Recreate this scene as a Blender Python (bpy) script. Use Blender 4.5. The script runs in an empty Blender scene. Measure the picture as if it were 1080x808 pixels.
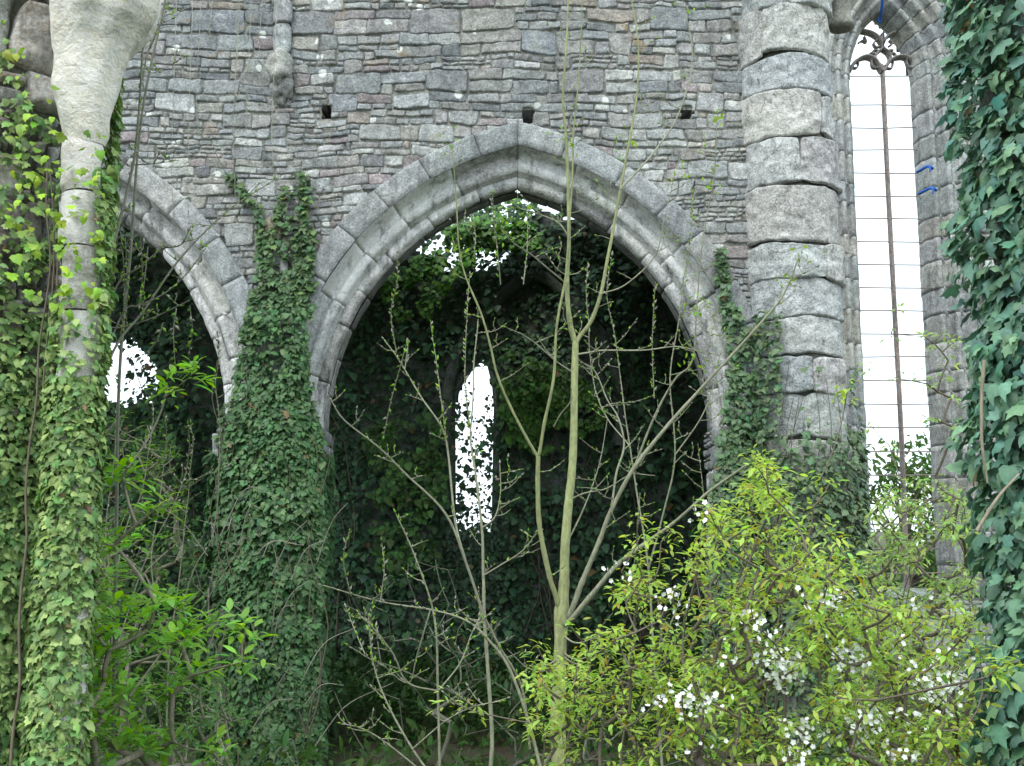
import bpy, math, random
import numpy as np
from mathutils import Vector
rnd = random.Random(11)
rg = np.random.default_rng(7)
PI = math.pi
SC = bpy.context.scene
COL = SC.collection

# ---------------------------------------------------------------- camera
CAM = np.array([0.0, 0.0, 2.6]); PITCH = math.radians(8.0); F = 1100.0
cp, sp = math.cos(PITCH), math.sin(PITCH)
FWD = np.array([0, cp, sp]); UP = np.array([0, -sp, cp]); RT = np.array([1.0, 0, 0])
def W(px, py, Y):
    """point at world depth Y seen at photo pixel (1080x808)"""
    d = FWD + RT*((px-540)/F) + UP*((404-py)/F)
    return CAM + d*(Y/d[1])
def Wn(px, py, Y):
    px = np.asarray(px, float); py = np.asarray(py, float); Y = np.asarray(Y, float)*np.ones_like(px)
    d = FWD[None] + RT[None]*((px-540)/F)[:, None] + UP[None]*((404-py)/F)[:, None]
    return CAM + d*(Y/d[:, 1])[:, None]
def proj(P):
    q = np.atleast_2d(P)-CAM
    z = q@FWD
    return 540+F*(q@RT)/z, 404-F*(q@UP)/z
cam = bpy.data.cameras.new("camera"); camo = bpy.data.objects.new("camera", cam); COL.objects.link(camo)
camo.location = CAM; camo.rotation_euler = (PI/2+PITCH, 0, 0)
cam.sensor_width = 36; cam.lens = 36*F/1080; cam.clip_start = .05; cam.clip_end = 3000
SC.camera = camo

# ---------------------------------------------------------------- helpers
def tag(o, label=None, cat=None, group=None, kind=None):
    for k, v in (("label", label), ("category", cat), ("group", group), ("kind", kind)):
        if v: o[k] = v
    return o
def empty(name, loc, label, cat, group=None):
    o = bpy.data.objects.new(name, None); COL.objects.link(o); o.location = loc
    o.empty_display_size = .1
    return tag(o, label, cat, group)
def nz(p, seed=0):
    p = np.asarray(p, float); i = np.floor(p).astype(np.int64); f = p-i; f = f*f*(3-2*f)
    def h(a, b, c):
        n = (a*73856093) ^ (b*19349663) ^ (c*83492791) ^ (seed*2654435)
        n = n & 0xffffffff; n = ((n ^ (n >> 15))*2246822519) & 0xffffffff
        n = ((n ^ (n >> 13))*3266489917) & 0xffffffff; n = n ^ (n >> 16)
        return n/4294967295.0
    r = 0
    for dx in (0, 1):
        for dy in (0, 1):
            for dz in (0, 1):
                w = (f[:, 0] if dx else 1-f[:, 0])*(f[:, 1] if dy else 1-f[:, 1])*(f[:, 2] if dz else 1-f[:, 2])
                r = r+w*h(i[:, 0]+dx, i[:, 1]+dy, i[:, 2]+dz)
    return r*2-1
def fbm(p, seed=0, o=3):
    p = np.asarray(p, float); r = 0; a = 1.0; t = 0
    for k in range(o):
        r = r+a*nz(p*2**k+17.3*k, seed+k); t += a; a *= .5
    return r/t

class MB:
    def __init__(s): s.v = []; s.f = []; s.c = []; s.n = 0
    def add(s, v, f, c=(.5, .5, .5)):
        v = np.asarray(v, float); f = np.asarray(f, np.int64)
        s.v.append(v)
        c = np.asarray(c, float)
        s.c.append(np.tile(c, (len(v), 1)) if c.ndim == 1 else c)
        s.f.append(f+s.n); s.n += len(v)
    def build(s, name, mat, parent=None, smooth=False, disp=None):
        v = np.vstack(s.v); c = np.vstack(s.c)
        me = bpy.data.meshes.new(name)
        nf = sum(len(f) for f in s.f)
        loops = np.concatenate([f.ravel() for f in s.f]); tot = np.concatenate([np.full(len(f), f.shape[1]) for f in s.f])
        me.vertices.add(len(v)); me.loops.add(len(loops)); me.polygons.add(nf)
        if parent is not None:
            v = v-np.array(parent.matrix_world.translation if False else wloc(parent))
        me.vertices.foreach_set("co", v.astype(np.float32).ravel())
        me.loops.foreach_set("vertex_index", loops.astype(np.int32))
        st = np.zeros(nf, np.int32); st[1:] = np.cumsum(tot)[:-1]
        me.polygons.foreach_set("loop_start", st)
        if smooth: me.polygons.foreach_set("use_smooth", np.ones(nf, bool))
        at = me.color_attributes.new("Col", 'FLOAT_COLOR', 'POINT')
        at.data.foreach_set("color", np.hstack([c, np.ones((len(c), 1))]).astype(np.float32).ravel())
        me.update(calc_edges=True); me.validate()
        me.materials.append(mat)
        o = bpy.data.objects.new(name, me); COL.objects.link(o)
        if parent is not None: o.parent = parent
        return o
def wloc(o):
    p = np.zeros(3)
    while o is not None:
        p = p+np.array(o.location); o = o.parent
    return p

def grid_faces(nu, nv, off=0):
    i, j = np.meshgrid(np.arange(nu), np.arange(nv), indexing='ij')
    a = (i*(nv+1)+j).ravel(); b = ((i+1)*(nv+1)+j).ravel()
    return np.stack([a, b, b+1, a+1], 1)+off

# ---------------------------------------------------------------- materials
def nodes(name):
    m = bpy.data.materials.new(name); m.use_nodes = True; nt = m.node_tree
    b = nt.nodes["Principled BSDF"]; return m, nt, b
def N(nt, t, **k):
    n = nt.nodes.new(t)
    for a, v in k.items():
        if a in n.inputs: n.inputs[a].default_value = v
        else: setattr(n, a, v)
    return n
def mixc(nt, fac, a, b, mode='MIX'):
    n = nt.nodes.new('ShaderNodeMix'); n.data_type = 'RGBA'; n.blend_type = mode
    for s, x in ((0, fac), (6, a), (7, b)):
        if isinstance(x, (int, float)): n.inputs[s].default_value = x
        elif isinstance(x, tuple): n.inputs[s].default_value = (*x, 1)
        else: nt.links.new(x, n.inputs[s])
    return n.outputs[2]
def noise(nt, scale, detail=6, rough=.6, dist=0.0, vec=None):
    n = N(nt, 'ShaderNodeTexNoise', Scale=scale, Detail=detail, Roughness=rough, Distortion=dist)
    if vec is not None: nt.links.new(vec, n.inputs['Vector'])
    return n
def ramp(nt, src, stops):
    r = nt.nodes.new('ShaderNodeValToRGB'); e = r.color_ramp.elements
    while len(e) < len(stops): e.new(.5)
    for k, (p, c) in enumerate(stops):
        e[k].position = p; e[k].color = (c, c, c, 1) if isinstance(c, (int, float)) else (*c, 1)
    nt.links.new(src, r.inputs[0]); return r.outputs[0]
def stone_mat(name, lichen=.5, moss=.0, bump=.5, spots=1.0, tint=(1, 1, 1), mott=.55, crack=0.0, stain=.55, st=.5):
    m, nt, b = nodes(name); L = nt.links
    geo = N(nt, 'ShaderNodeNewGeometry'); P = geo.outputs['Position']
    at = N(nt, 'ShaderNodeAttribute', attribute_name="Col")
    col = mixc(nt, 1.0, at.outputs['Color'], tint, 'MULTIPLY')
    n1 = noise(nt, 9, 8, .68, .4, P)
    col = mixc(nt, mott, col, ramp(nt, n1.outputs[0], [(.28, .12), (.5, .5), (.72, .95)]), 'OVERLAY')
    n1b = noise(nt, 42, 6, .78, 0, P)
    col = mixc(nt, .8, col, ramp(nt, n1b.outputs[0], [(.33, .15), (.67, .85)]), 'OVERLAY')
    nL = noise(nt, .45, 3, .55, .6, P)
    col = mixc(nt, .35, col, ramp(nt, nL.outputs[0], [(.32, (.24, .27, .29)), (.5, (.5, .5, .5)), (.68, (.72, .70, .66))]), 'OVERLAY')
    # pale grey crustose lichen
    n2 = noise(nt, 5.5, 9, .72, 1.2, P)
    col = mixc(nt, ramp(nt, n2.outputs[0], [(.53, 0), (.66, .62*lichen)]), col, (.36, .37, .33))
    # ochre lichen
    n3 = noise(nt, 3.1, 7, .7, .8, P)
    col = mixc(nt, ramp(nt, n3.outputs[0], [(.62, 0), (.72, .75*lichen)]), col, (.36, .24, .09))
    # black weathering streaks
    mp = N(nt, 'ShaderNodeMapping'); mp.inputs['Scale'].default_value = (1.6, 1.6, .45); L.new(P, mp.inputs[0])
    n4 = noise(nt, 3.5, 8, .7, .3, mp.outputs[0])
    col = mixc(nt, ramp(nt, n4.outputs[0], [(st, 0), (st+.17, stain)]), col, (.055, .055, .058))
    if spots > 0:
        vo = N(nt, 'ShaderNodeTexVoronoi', Scale=3.4); vo.feature = 'F1'
        wp = noise(nt, 14, 3, .6, 0, P)
        ad = N(nt, 'ShaderNodeVectorMath', operation='MULTIPLY_ADD'); L.new(wp.outputs[1], ad.inputs[0]); ad.inputs[1].default_value = (.09,)*3; L.new(P, ad.inputs[2])
        L.new(ad.outputs[0], vo.inputs['Vector'])
        gate = noise(nt, .8, 2, .5, 0, P)
        mm = N(nt, 'ShaderNodeMath', operation='MULTIPLY')
        L.new(ramp(nt, vo.outputs['Distance'], [(.15, 1), (.19, 0)]), mm.inputs[0]); L.new(ramp(nt, gate.outputs[0], [(.40, 0), (.46, spots)]), mm.inputs[1])
        col = mixc(nt, mm.outputs[0], col, (.72, .73, .69))
    if crack > 0:
        vc = N(nt, 'ShaderNodeTexVoronoi', Scale=4.2); vc.feature = 'DISTANCE_TO_EDGE'
        wq = noise(nt, 6, 5, .7, 0, P); aq = N(nt, 'ShaderNodeVectorMath', operation='MULTIPLY_ADD'); L.new(wq.outputs[1], aq.inputs[0]); aq.inputs[1].default_value = (.3,)*3; L.new(P, aq.inputs[2]); L.new(aq.outputs[0], vc.inputs['Vector'])
        gq = noise(nt, 2.2, 2, .5, 0, P); mq = N(nt, 'ShaderNodeMath', operation='MULTIPLY'); ck = ramp(nt, vc.outputs[0], [(.0, 1), (.035, 0)]); L.new(ck, mq.inputs[0]); L.new(ramp(nt, gq.outputs[0], [(.47, 0), (.55, crack)]), mq.inputs[1])
        col = mixc(nt, mq.outputs[0], col, (.04, .04, .04))
    if moss > 0:
        n5 = noise(nt, 2.2, 8, .7, .5, P)
        col = mixc(nt, ramp(nt, n5.outputs[0], [(.45, 0), (.65, moss)]), col, (.06, .09, .025))
    L.new(col, b.inputs['Base Color']); b.inputs['Roughness'].default_value = .93
    b.inputs['Specular IOR Level'].default_value = .25
    bn = noise(nt, 38, 8, .75, .2, P); bn2 = noise(nt, 12, 5, .6, .6, P)
    ma = N(nt, 'ShaderNodeMath', operation='MULTIPLY_ADD'); L.new(bn2.outputs[0], ma.inputs[0]); ma.inputs[1].default_value = 1.4; L.new(bn.outputs[0], ma.inputs[2])
    bp = N(nt, 'ShaderNodeBump', Strength=bump, Distance=.03); L.new(ma.outputs[0], bp.inputs['Height']); L.new(bp.outputs[0], b.inputs['Normal'])
    return m
def leaf_mat(name, trans=.35, rough=.45, spec=.4, gloss_tint=None):
    m, nt, b = nodes(name); L = nt.links
    at = N(nt, 'ShaderNodeAttribute', attribute_name="Col")
    geo = N(nt, 'ShaderNodeNewGeometry')
    n = noise(nt, 60, 3, .6, 0, geo.outputs['Position'])
    col = mixc(nt, .35, at.outputs['Color'], ramp(nt, n.outputs[0], [(.3, .3), (.7, .7)]), 'OVERLAY')
    L.new(col, b.inputs['Base Color']); b.inputs['Roughness'].default_value = rough; b.inputs['Specular IOR Level'].default_value = spec
    tr = N(nt, 'ShaderNodeBsdfTranslucent'); hs = N(nt, 'ShaderNodeHueSaturation', Saturation=1.15, Value=1.3, Hue=.497); L.new(col, hs.inputs['Color']); L.new(hs.outputs[0], tr.inputs[0])
    mx = nt.nodes.new('ShaderNodeMixShader'); mx.inputs[0].default_value = trans
    L.new(b.outputs[0], mx.inputs[1]); L.new(tr.outputs[0], mx.inputs[2])
    L.new(mx.outputs[0], nt.nodes['Material Output'].inputs[0])
    return m
def bark_mat(name, bump=.4):
    m, nt, b = nodes(name); L = nt.links
    at = N(nt, 'ShaderNodeAttribute', attribute_name="Col"); geo = N(nt, 'ShaderNodeNewGeometry')
    mp = N(nt, 'ShaderNodeMapping'); mp.inputs['Scale'].default_value = (1, 1, .35); L.new(geo.outputs['Position'], mp.inputs[0])
    n = noise(nt, 45, 6, .7, .3, mp.outputs[0]); n2 = noise(nt, 4, 3, .6, 0, geo.outputs['Position'])
    col = mixc(nt, .6, at.outputs['Color'], ramp(nt, n.outputs[0], [(.3, .15), (.7, .85)]), 'OVERLAY')
    col = mixc(nt, ramp(nt, n2.outputs[0], [(.45, 0), (.7, .5)]), col, (.11, .11, .06))
    L.new(col, b.inputs['Base Color']); b.inputs['Roughness'].default_value = .8
    bp = N(nt, 'ShaderNodeBump', Strength=bump, Distance=.004); L.new(n.outputs[0], bp.inputs['Height']); L.new(bp.outputs[0], b.inputs['Normal'])
    return m
M_WALL = stone_mat('rubble_stone', .8, bump=.7, mott=.55, stain=.35, st=.53)
M_MORTAR = stone_mat('lime_mortar', .35, .25, .8, 0)
M_DRESS = stone_mat('dressed_stone', .35, .1, .45, .0, mott=.5)
M_FAR = stone_mat('far_wall_stone', .55, .1, .6, 0)
M_PIER = stone_mat('pier_stone', .6, .0, .75, .25, mott=.5, crack=.7, stain=.28, st=.54)
M_ARCH = stone_mat('moulded_stone', .2, .0, .6, 0, mott=.5, crack=.4, stain=.92, st=.505)
M_CAP = stone_mat('pale_limestone', .15, .22, .9, 0, mott=.45, crack=.3, stain=.35, st=.55)
M_NEAR = stone_mat('near_rubble_stone', .3, .25, .9, 0, mott=.7)
M_DARK = stone_mat('aisle_stone', .08, .5, .8, 0, tint=(1, 1.1, 1.1))  # aisle dimness put into the stone colour, darker than the other stone
M_LEAF = leaf_mat('ivy_leaf', .2, .5, .35)
M_NEW = leaf_mat('young_leaf', .5, .5, .3)
M_BARK = bark_mat('bark')
def plain(name, c, rough=.6, metal=0):
    m, nt, b = nodes(name); geo = N(nt, 'ShaderNodeNewGeometry')
    n = noise(nt, 30, 5, .6, 0, geo.outputs['Position'])
    col = mixc(nt, .5, c, ramp(nt, n.outputs[0], [(.3, .3), (.7, .7)]), 'OVERLAY')
    nt.links.new(col, b.inputs['Base Color']); b.inputs['Roughness'].default_value = rough; b.inputs['Metallic'].default_value = metal
    return m
M_IRON = plain('rusty_iron', (.26, .22, .20), .8)
M_BLUE = plain('blue_rope', (.01, .10, .42), .5)
mp_, nt_, b_ = nodes('petal'); b_.inputs['Base Color'].default_value = (.82, .83, .8, 1); b_.inputs['Roughness'].default_value = .6
at_ = N(nt_, 'ShaderNodeAttribute', attribute_name="Col"); nt_.links.new(at_.outputs['Color'], b_.inputs['Base Color'])
M_PETAL = mp_

# ---------------------------------------------------------------- masonry
PAL = [((.31, .325, .31), 7), ((.26, .28, .285), 3), ((.33, .315, .28), 2.5), ((.39, .395, .37), 1.8), ((.29, .235, .235), .9), ((.29, .28, .265), 2.5), ((.20, .215, .225), 1), ((.34, .28, .22), .4)]
def pick(pal):
    t = rnd.random()*sum(w for _, w in pal)
    for c, w in pal:
        t -= w
        if t <= 0: break
    k = rnd.uniform(.84, 1.16)
    c = np.array(c); c = c*.62+c.mean()*.38
    return c*k*np.array([rnd.uniform(.98, 1.02), 1, rnd.uniform(.97, 1.03)])
def stone(mb, u0, u1, v0, v1, mapf, col, prot=.03, edge=.025, sp=.028, gap=.007, rough=.012, warp=.03, clamp=None, jit=.012, sink=.04):
    wu, wv = u1-u0-gap, v1-v0-gap
    if wu < .03 or wv < .02: return
    nu = max(3, int(round(wu/sp))+1); nv = max(3, int(round(wv/sp))+1)
    s = np.linspace(0, 1, nu+1); t = np.linspace(0, 1, nv+1)
    # finer at borders
    s = np.concatenate([[0], [min(.2, .012/wu)], s[1:-1], [1-min(.2, .012/wu)], [1]]); t = np.concatenate([[0], [min(.2, .012/wv)], t[1:-1], [1-min(.2, .012/wv)], [1]])
    S, T = np.meshgrid(s, t, indexing='ij'); S = S.ravel(); T = T.ravel()
    c = np.array([[rnd.uniform(-jit, jit) for _ in range(2)] for _ in range(4)])*min(1, wv/.12)
    off = ((1-S)*(1-T))[:, None]*c[0]+(S*(1-T))[:, None]*c[1]+((1-S)*T)[:, None]*c[2]+(S*T)[:, None]*c[3]
    cu, cv = (u0+u1)/2, (v0+v1)/2
    a = (S-.5)*2; b = (T-.5)*2
    # rounded corners
    k = np.clip(np.abs(a)**6*np.abs(b)**6, 0, 1)
    rr = 1-.10*k
    U = cu+a*wu/2*(1-k*min(.2, .02/wu*2))+off[:, 0]; V = cv+b*wv/2*(1-k*.16)+off[:, 1]
    if warp:
        q = np.stack([U*.7, V*.7, np.zeros_like(U)], 1)
        V = V+warp*nz(q, 3)+.5*warp*nz(q*3.1, 13)+.011*nz(q*11, 5)+.006*nz(q*26, 15); U = U+.5*warp*nz(q*2.7, 14)+.011*nz(q*11, 6)+.006*nz(q*26, 16)
    de = np.minimum(np.minimum(S, 1-S)*wu, np.minimum(T, 1-T)*wv)
    e = np.clip(de/edge, 0, 1); rd = np.sqrt(1-(1-e)**2)
    pr = prot*rnd.uniform(.45, 1.3); tu, tv = rnd.uniform(-.012, .012), rnd.uniform(-.012, .012)
    seed = rnd.randrange(1000)
    q = np.stack([U, V, np.full_like(U, seed*.37)], 1)
    D = -sink+(sink+pr+tu*a+tv*b)*rd+rough*fbm(q*9, 9, 3)*e+rough*.8*np.minimum(0, nz(q*4.5, 4))*e
    if clamp is not None:
        U, V, D, ok = clamp(U, V, D, cu, cv)
        if not ok: return
    P = mapf(U, V, D)
    sh = fbm(q*5, 21, 2)*.12
    C = np.clip(col[None]*(1+sh[:, None]), 0, 1)
    mb.add(P, grid_faces(len(s)-1, len(t)-1), C)
def masonry(mb, u0, u1, v0, v1, mapf, hr=(.2, .34), pal=PAL, clamp=None, single=.3, wr=(1.3, 3.4), keep=None, **kw):
    v = v0
    while v < v1-.02:
        h = rnd.uniform(*hr)
        if v+h > v1: h = v1-v
        u = u0-rnd.uniform(0, .2)
        while u < u1:
            w = rnd.uniform(1.6, 4.2)*h
            r = rnd.random()
            if r < single:
                rows = [h]
                w = rnd.uniform(.9, 2.3)*h
            elif r < .8:
                k = rnd.uniform(.32, .68); rows = [h*k, h*(1-k)]
            else:
                a, b = sorted((rnd.uniform(.28, .45), rnd.uniform(.6, .75))); rows = [h*a, h*(b-a), h*(1-b)]
            ue = min(u+w, u1+.1); y = v
            for rh in rows:
                x = u
                while x < ue-.001:
                    sw = rnd.uniform(*wr)*rh if len(rows) > 1 else (ue-u)
                    if ue-(x+sw) < .6*rh: sw = ue-x
                    if keep is None or keep(x+sw/2, y+rh/2):
                        stone(mb, x, x+sw, y, y+rh, mapf, pick(pal), clamp=clamp, **kw)
                    x += sw
                y += rh
            u = ue
        v += h

# ---------------------------------------------------------------- leaves
IVY = np.array([[0, .42, .09], [0, 0, 0], [.22, -.08, -.02], [.44, .08, -.05], [.38, .32, .0], [.32, .58, -.04], [.15, .78, .0], [0, 1.0, -.10],
                [-.15, .78, 0], [-.32, .58, -.04], [-.38, .32, .0], [-.44, .08, -.05], [-.22, -.08, -.02]])
IVYL = np.array([[0, .42, .09], [0, 0, 0], [.24, -.08, -.02], [.52, .16, -.06], [.30, .34, .02], [.36, .62, -.05], [.15, .70, .0], [0, 1.0, -.10],
                [-.15, .70, 0], [-.36, .62, -.05], [-.30, .34, .02], [-.52, .16, -.06], [-.24, -.08, -.02]])
IVYF = np.array([[0, i, i+1] for i in range(1, 12)]+[[0, 12, 1]])
IVY2 = np.array([[0, 0, 0], [.42, .12, -.05], [.3, .6, -.05], [0, 1, -.08], [-.3, .6, -.05], [-.42, .12, -.05], [0, .45, .08]])
IVY2F = np.array([[6, 0, 1], [6, 1, 2], [6, 2, 3], [6, 3, 4], [6, 4, 5], [6, 5, 0]])
LAN = np.array([[0, 0, 0], [.15, .25, .04], [.19, .5, .03], [.12, .78, -.02], [0, 1, -.12], [-.12, .78, -.02], [-.19, .5, .03], [-.15, .25, .04], [0, .3, 0], [0, .6, -.02]])
LANF = np.array([[0, 1, 8], [1, 2, 8], [2, 9, 8], [2, 3, 9], [3, 4, 9], [4, 5, 9], [5, 6, 9], [6, 8, 9], [6, 7, 8], [7, 0, 8]])
LANF2 = LANF
BUD = np.array([[0, 0, 0], [.2, .4, .1], [-.2, .4, .1], [0, .4, -.2], [0, 1, 0]])
BUDF = np.array([[0, 1, 2], [0, 2, 3], [0, 3, 1], [4, 2, 1], [4, 3, 2], [4, 1, 3]])
def nrm(a): return a/np.maximum(1e-9, np.linalg.norm(a, axis=1))[:, None]
def leaves(mb, tpl, fc, pos, tip, nor, size, col):
    pos = np.atleast_2d(pos); n = len(pos)
    if n == 0: return
    t = nrm(np.asarray(tip, float)*np.ones((n, 3))); nn = np.asarray(nor, float)*np.ones((n, 3)); x = nrm(np.cross(t, nn)); nn = np.cross(x, t)
    size = np.asarray(size)*np.ones(n)
    V = pos[:, None]+size[:, None, None]*(tpl[None, :, 0, None]*x[:, None]+tpl[None, :, 1, None]*t[:, None]+tpl[None, :, 2, None]*nn[:, None])
    fcs = (fc[None]+(np.arange(n)*len(tpl))[:, None, None]).reshape(-1, fc.shape[1])
    mb.add(V.reshape(-1, 3), fcs, np.repeat(np.clip(col, 0, 1), len(tpl), 0))
def cols(n, base, var=.25, hue=.12, alt=None, altp=0):
    c = np.array(base)[None]*(1+rg.normal(0, var, (n, 1)))*(1+rg.normal(0, hue, (n, 3))*np.array([1, .4, .8]))
    if alt is not None:
        k = rg.random(n) < altp; c[k] = np.array(alt)*(1+rg.normal(0, .15, (k.sum(), 1)))
    return np.clip(c, .004, .9)
def ivy_leaves(mb, pos, nor, size, base, tpl=IVY, fc=IVYF, down=1.0, jitter=.35, lift=.45, **kw):
    n = len(pos)
    nor = nrm(nor+np.array([0, 0, lift])+rg.normal(0, jitter, (n, 3)))
    tip = np.array([0, 0, -down])+rg.normal(0, .38, (n, 3))+.25*nor
    tip = tip-nor*np.sum(tip*nor, 1)[:, None]*.9
    sz = size*np.clip(rg.normal(1, .32, n), .4, 1.8); c = cols(n, base, **kw); dead = rg.random(n) < .006; c[dead] = (.22, .15, .07)
    if tpl is IVY:      # lobed adult leaves mixed with narrower, curled and heart shaped ones
        kind = rg.integers(0, 4, n)
        for q_, t_ in enumerate((IVY, IVYL, IVY*np.array([.8, 1.05, 2.6]), IVYL*np.array([1.15, .85, -.8]))):
            k_ = kind == q_; leaves(mb, t_, fc, pos[k_], tip[k_], nor[k_], sz[k_], c[k_])
        return
    leaves(mb, tpl, fc, pos, tip, nor, sz, c)

# ---------------------------------------------------------------- tubes
def smooth_path(P, sub=5, wob=0.0):
    P = [np.asarray(p, float) for p in P]
    if len(P) < 3: 
        P = [P[0], (P[0]+P[-1])/2, P[-1]]
    Q = [2*P[0]-P[1]]+P+[2*P[-1]-P[-2]]; out = []
    for i in range(1, len(Q)-2):
        a, b, c, d = Q[i-1], Q[i], Q[i+1], Q[i+2]
        for k in range(sub):
            t = k/sub
            out.append(.5*((2*b)+(-a+c)*t+(2*a-5*b+4*c-d)*t*t+(-a+3*b-3*c+d)*t**3))
    out.append(P[-1]); out = np.array(out)
    if wob:
        s = rnd.randrange(1000); q = out*3.1+s
        out = out+wob*np.stack([nz(q, 1), nz(q, 2), nz(q, 3)], 1)*np.linspace(0, 1, len(out))[:, None]
    return out
def tube(mb, P, r0, r1, col, seg=6, knob=0.0):
    P = np.asarray(P, float); n = len(P)
    T = np.gradient(P, axis=0); T = nrm(T)
    a = np.array([0, -1.0, .13]); A = nrm(np.cross(T, a[None])); B = np.cross(T, A)
    R = np.linspace(r0, r1, n) if np.isscalar(r0) else np.asarray(r0)
    if knob: R = R*(1+knob*np.abs(nz(P*30, 8)))
    th = np.arange(seg)*2*PI/seg
    V = P[:, None]+R[:, None, None]*(np.cos(th)[None, :, None]*A[:, None]+np.sin(th)[None, :, None]*B[:, None])
    V = V.reshape(-1, 3); i, j = np.meshgrid(np.arange(n-1), np.arange(seg), indexing='ij')
    f = np.stack([i*seg+j, i*seg+(j+1) % seg, (i+1)*seg+(j+1) % seg, (i+1)*seg+j], -1).reshape(-1, 4)
    mb.add(V, f, np.array(col)*rnd.uniform(.85, 1.15))
def box(mb, x0, x1, y0, y1, z0, z1, col):
    v = [(x, y, z) for x in (x0, x1) for y in (y0, y1) for z in (z0, z1)]
    mb.add(v, [[0, 1, 3, 2], [4, 6, 7, 5], [0, 4, 5, 1], [2, 3, 7, 6], [0, 2, 6, 4], [1, 5, 7, 3]], col)

# ================================================================ GROUND
def gh(x, y):
    return np.clip((8-y)/5, 0, 1)*.75*(np.abs(y) < 60)+0
mb = MB(); xs = np.concatenate([[-1500, -300, -80], np.linspace(-30, 30, 121), [80, 300, 1500]]); ys = np.concatenate([[-1500, -300, -60], np.linspace(-12, 40, 105), [90, 300, 1500]])
X, Yy = np.meshgrid(xs, ys, indexing='ij'); X = X.ravel(); Yy = Yy.ravel()
Z = gh(X, Yy)+.09*fbm(np.stack([X*.6, Yy*.6, X*0], 1), 2)*((np.abs(X) < 31) & (Yy < 41) & (Yy > -13))
mb.add(np.stack([X, Yy, Z], 1), grid_faces(len(xs)-1, len(ys)-1), (.05, .06, .03))
m, nt, b = nodes('rough_grass_ground'); geo = N(nt, 'ShaderNodeNewGeometry'); n_ = noise(nt, 2.5, 8, .7, .3, geo.outputs['Position'])
nt.links.new(mixc(nt, ramp(nt, n_.outputs[0], [(.4, 0), (.6, 1)]), (.045, .07, .02), (.07, .05, .03)), b.inputs['Base Color']); b.inputs['Roughness'].default_value = .95
bp = N(nt, 'ShaderNodeBump', Strength=.8, Distance=.08); n2_ = noise(nt, 20, 6, .7, 0, geo.outputs['Position']); nt.links.new(n2_.outputs[0], bp.inputs['Height']); nt.links.new(bp.outputs[0], b.inputs['Normal'])
tag(mb.build('ground', m, None, True), None, None, None, 'structure')

# ================================================================ ARCADE WALL (front plane y=12)
YW, TH = 12.0, .68
HALF, OFFC, ZS = 2.29, .77, 3.76
ARCH = [(.07, ), (-5.68, ), (5.75, )]; RO = 3.0
ARCHES = [(.07, HALF), (-5.68, HALF)]
RB = 3.56
def wall_clamp(U, V, D, cu, cv):
    for h in HOLES[:3]:
        k = (np.abs(U-h[0]) < .062) & (np.abs(V-h[2]) < .09); D = np.where(k, -.33, D)
    for xc, hf in ARCHES:
        for side in (-1, 1):
            cx = xc-side*OFFC
            if cv >= ZS:
                r0 = math.hypot(cu-cx, cv-ZS)
                if (cu-xc)*side >= 0 and r0 < RB-.04: return U, V, D, False
            if cv < ZS and abs(cu-xc) < hf-.02: return U, V, D, False
        side = 1 if cu > xc else -1
        cx = xc-side*OFFC
        if abs(cu-xc) < 4.5:
            r = np.hypot(U-cx, V-ZS); k = (V >= ZS) & (r < RB) & ((U-xc)*side >= -.3)
            U = np.where(k, cx+(U-cx)*RB/np.maximum(r, .1), U); V = np.where(k, ZS+(V-ZS)*RB/np.maximum(r, .1), V)
            k2 = (V < ZS) & (np.abs(U-xc) < hf)
            U = np.where(k2, xc+side*hf, U)
    return U, V, D, True
HOLES = [W(344, 119, YW), W(557, 122, YW), W(724, 120, YW), W(930, 690, YW)]
def wkeep(u, v):
    for h in HOLES:
        pass
    return True
awall = empty('arcade_wall', (0, YW, 0), 'grey rubble stone wall with two pointed arches, spanning the picture behind the young tree', 'wall')
mb = MB(); mw = lambda U, V, D: np.stack([U, YW-D, V], 1)
masonry(mb, -7.2, 3.7, -.2, 10.4, mw, hr=(.16, .33), clamp=wall_clamp, keep=wkeep, wr=(1.1, 4.0), warp=.05, gap=.001, edge=.02, prot=.020, jit=.02, rough=.015, sp=.022, sink=.028)
# jamb returns below the springing, back face piers
for xj, sgn in ((.07-HALF, 1), (.07+HALF, -1), (-5.68+HALF, -1)):
    mj = (lambda xj, sgn: lambda U, V, D: np.stack([xj+sgn*(D-.01), YW+U, V], 1))(xj, sgn)
    masonry(mb, .02, TH, -.2, ZS, mj, hr=(.25, .4), single=.8)
for h in []:
    for (a, c) in ((-1, 0), (1, 0)):
        stone(mb, h[0]+a*.11-.05, h[0]+a*.11+.05, h[2]-.1, h[2]+.1, mw, pick(PAL), warp=0)
    stone(mb, h[0]-.16, h[0]+.16, h[2]+.07, h[2]+.14, mw, pick(PAL), warp=0)
    stone(mb, h[0]-.15, h[0]+.14, h[2]-.14, h[2]-.075, mw, pick(PAL), warp=0)
mb.build('stonework', M_WALL, awall, True)
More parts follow.
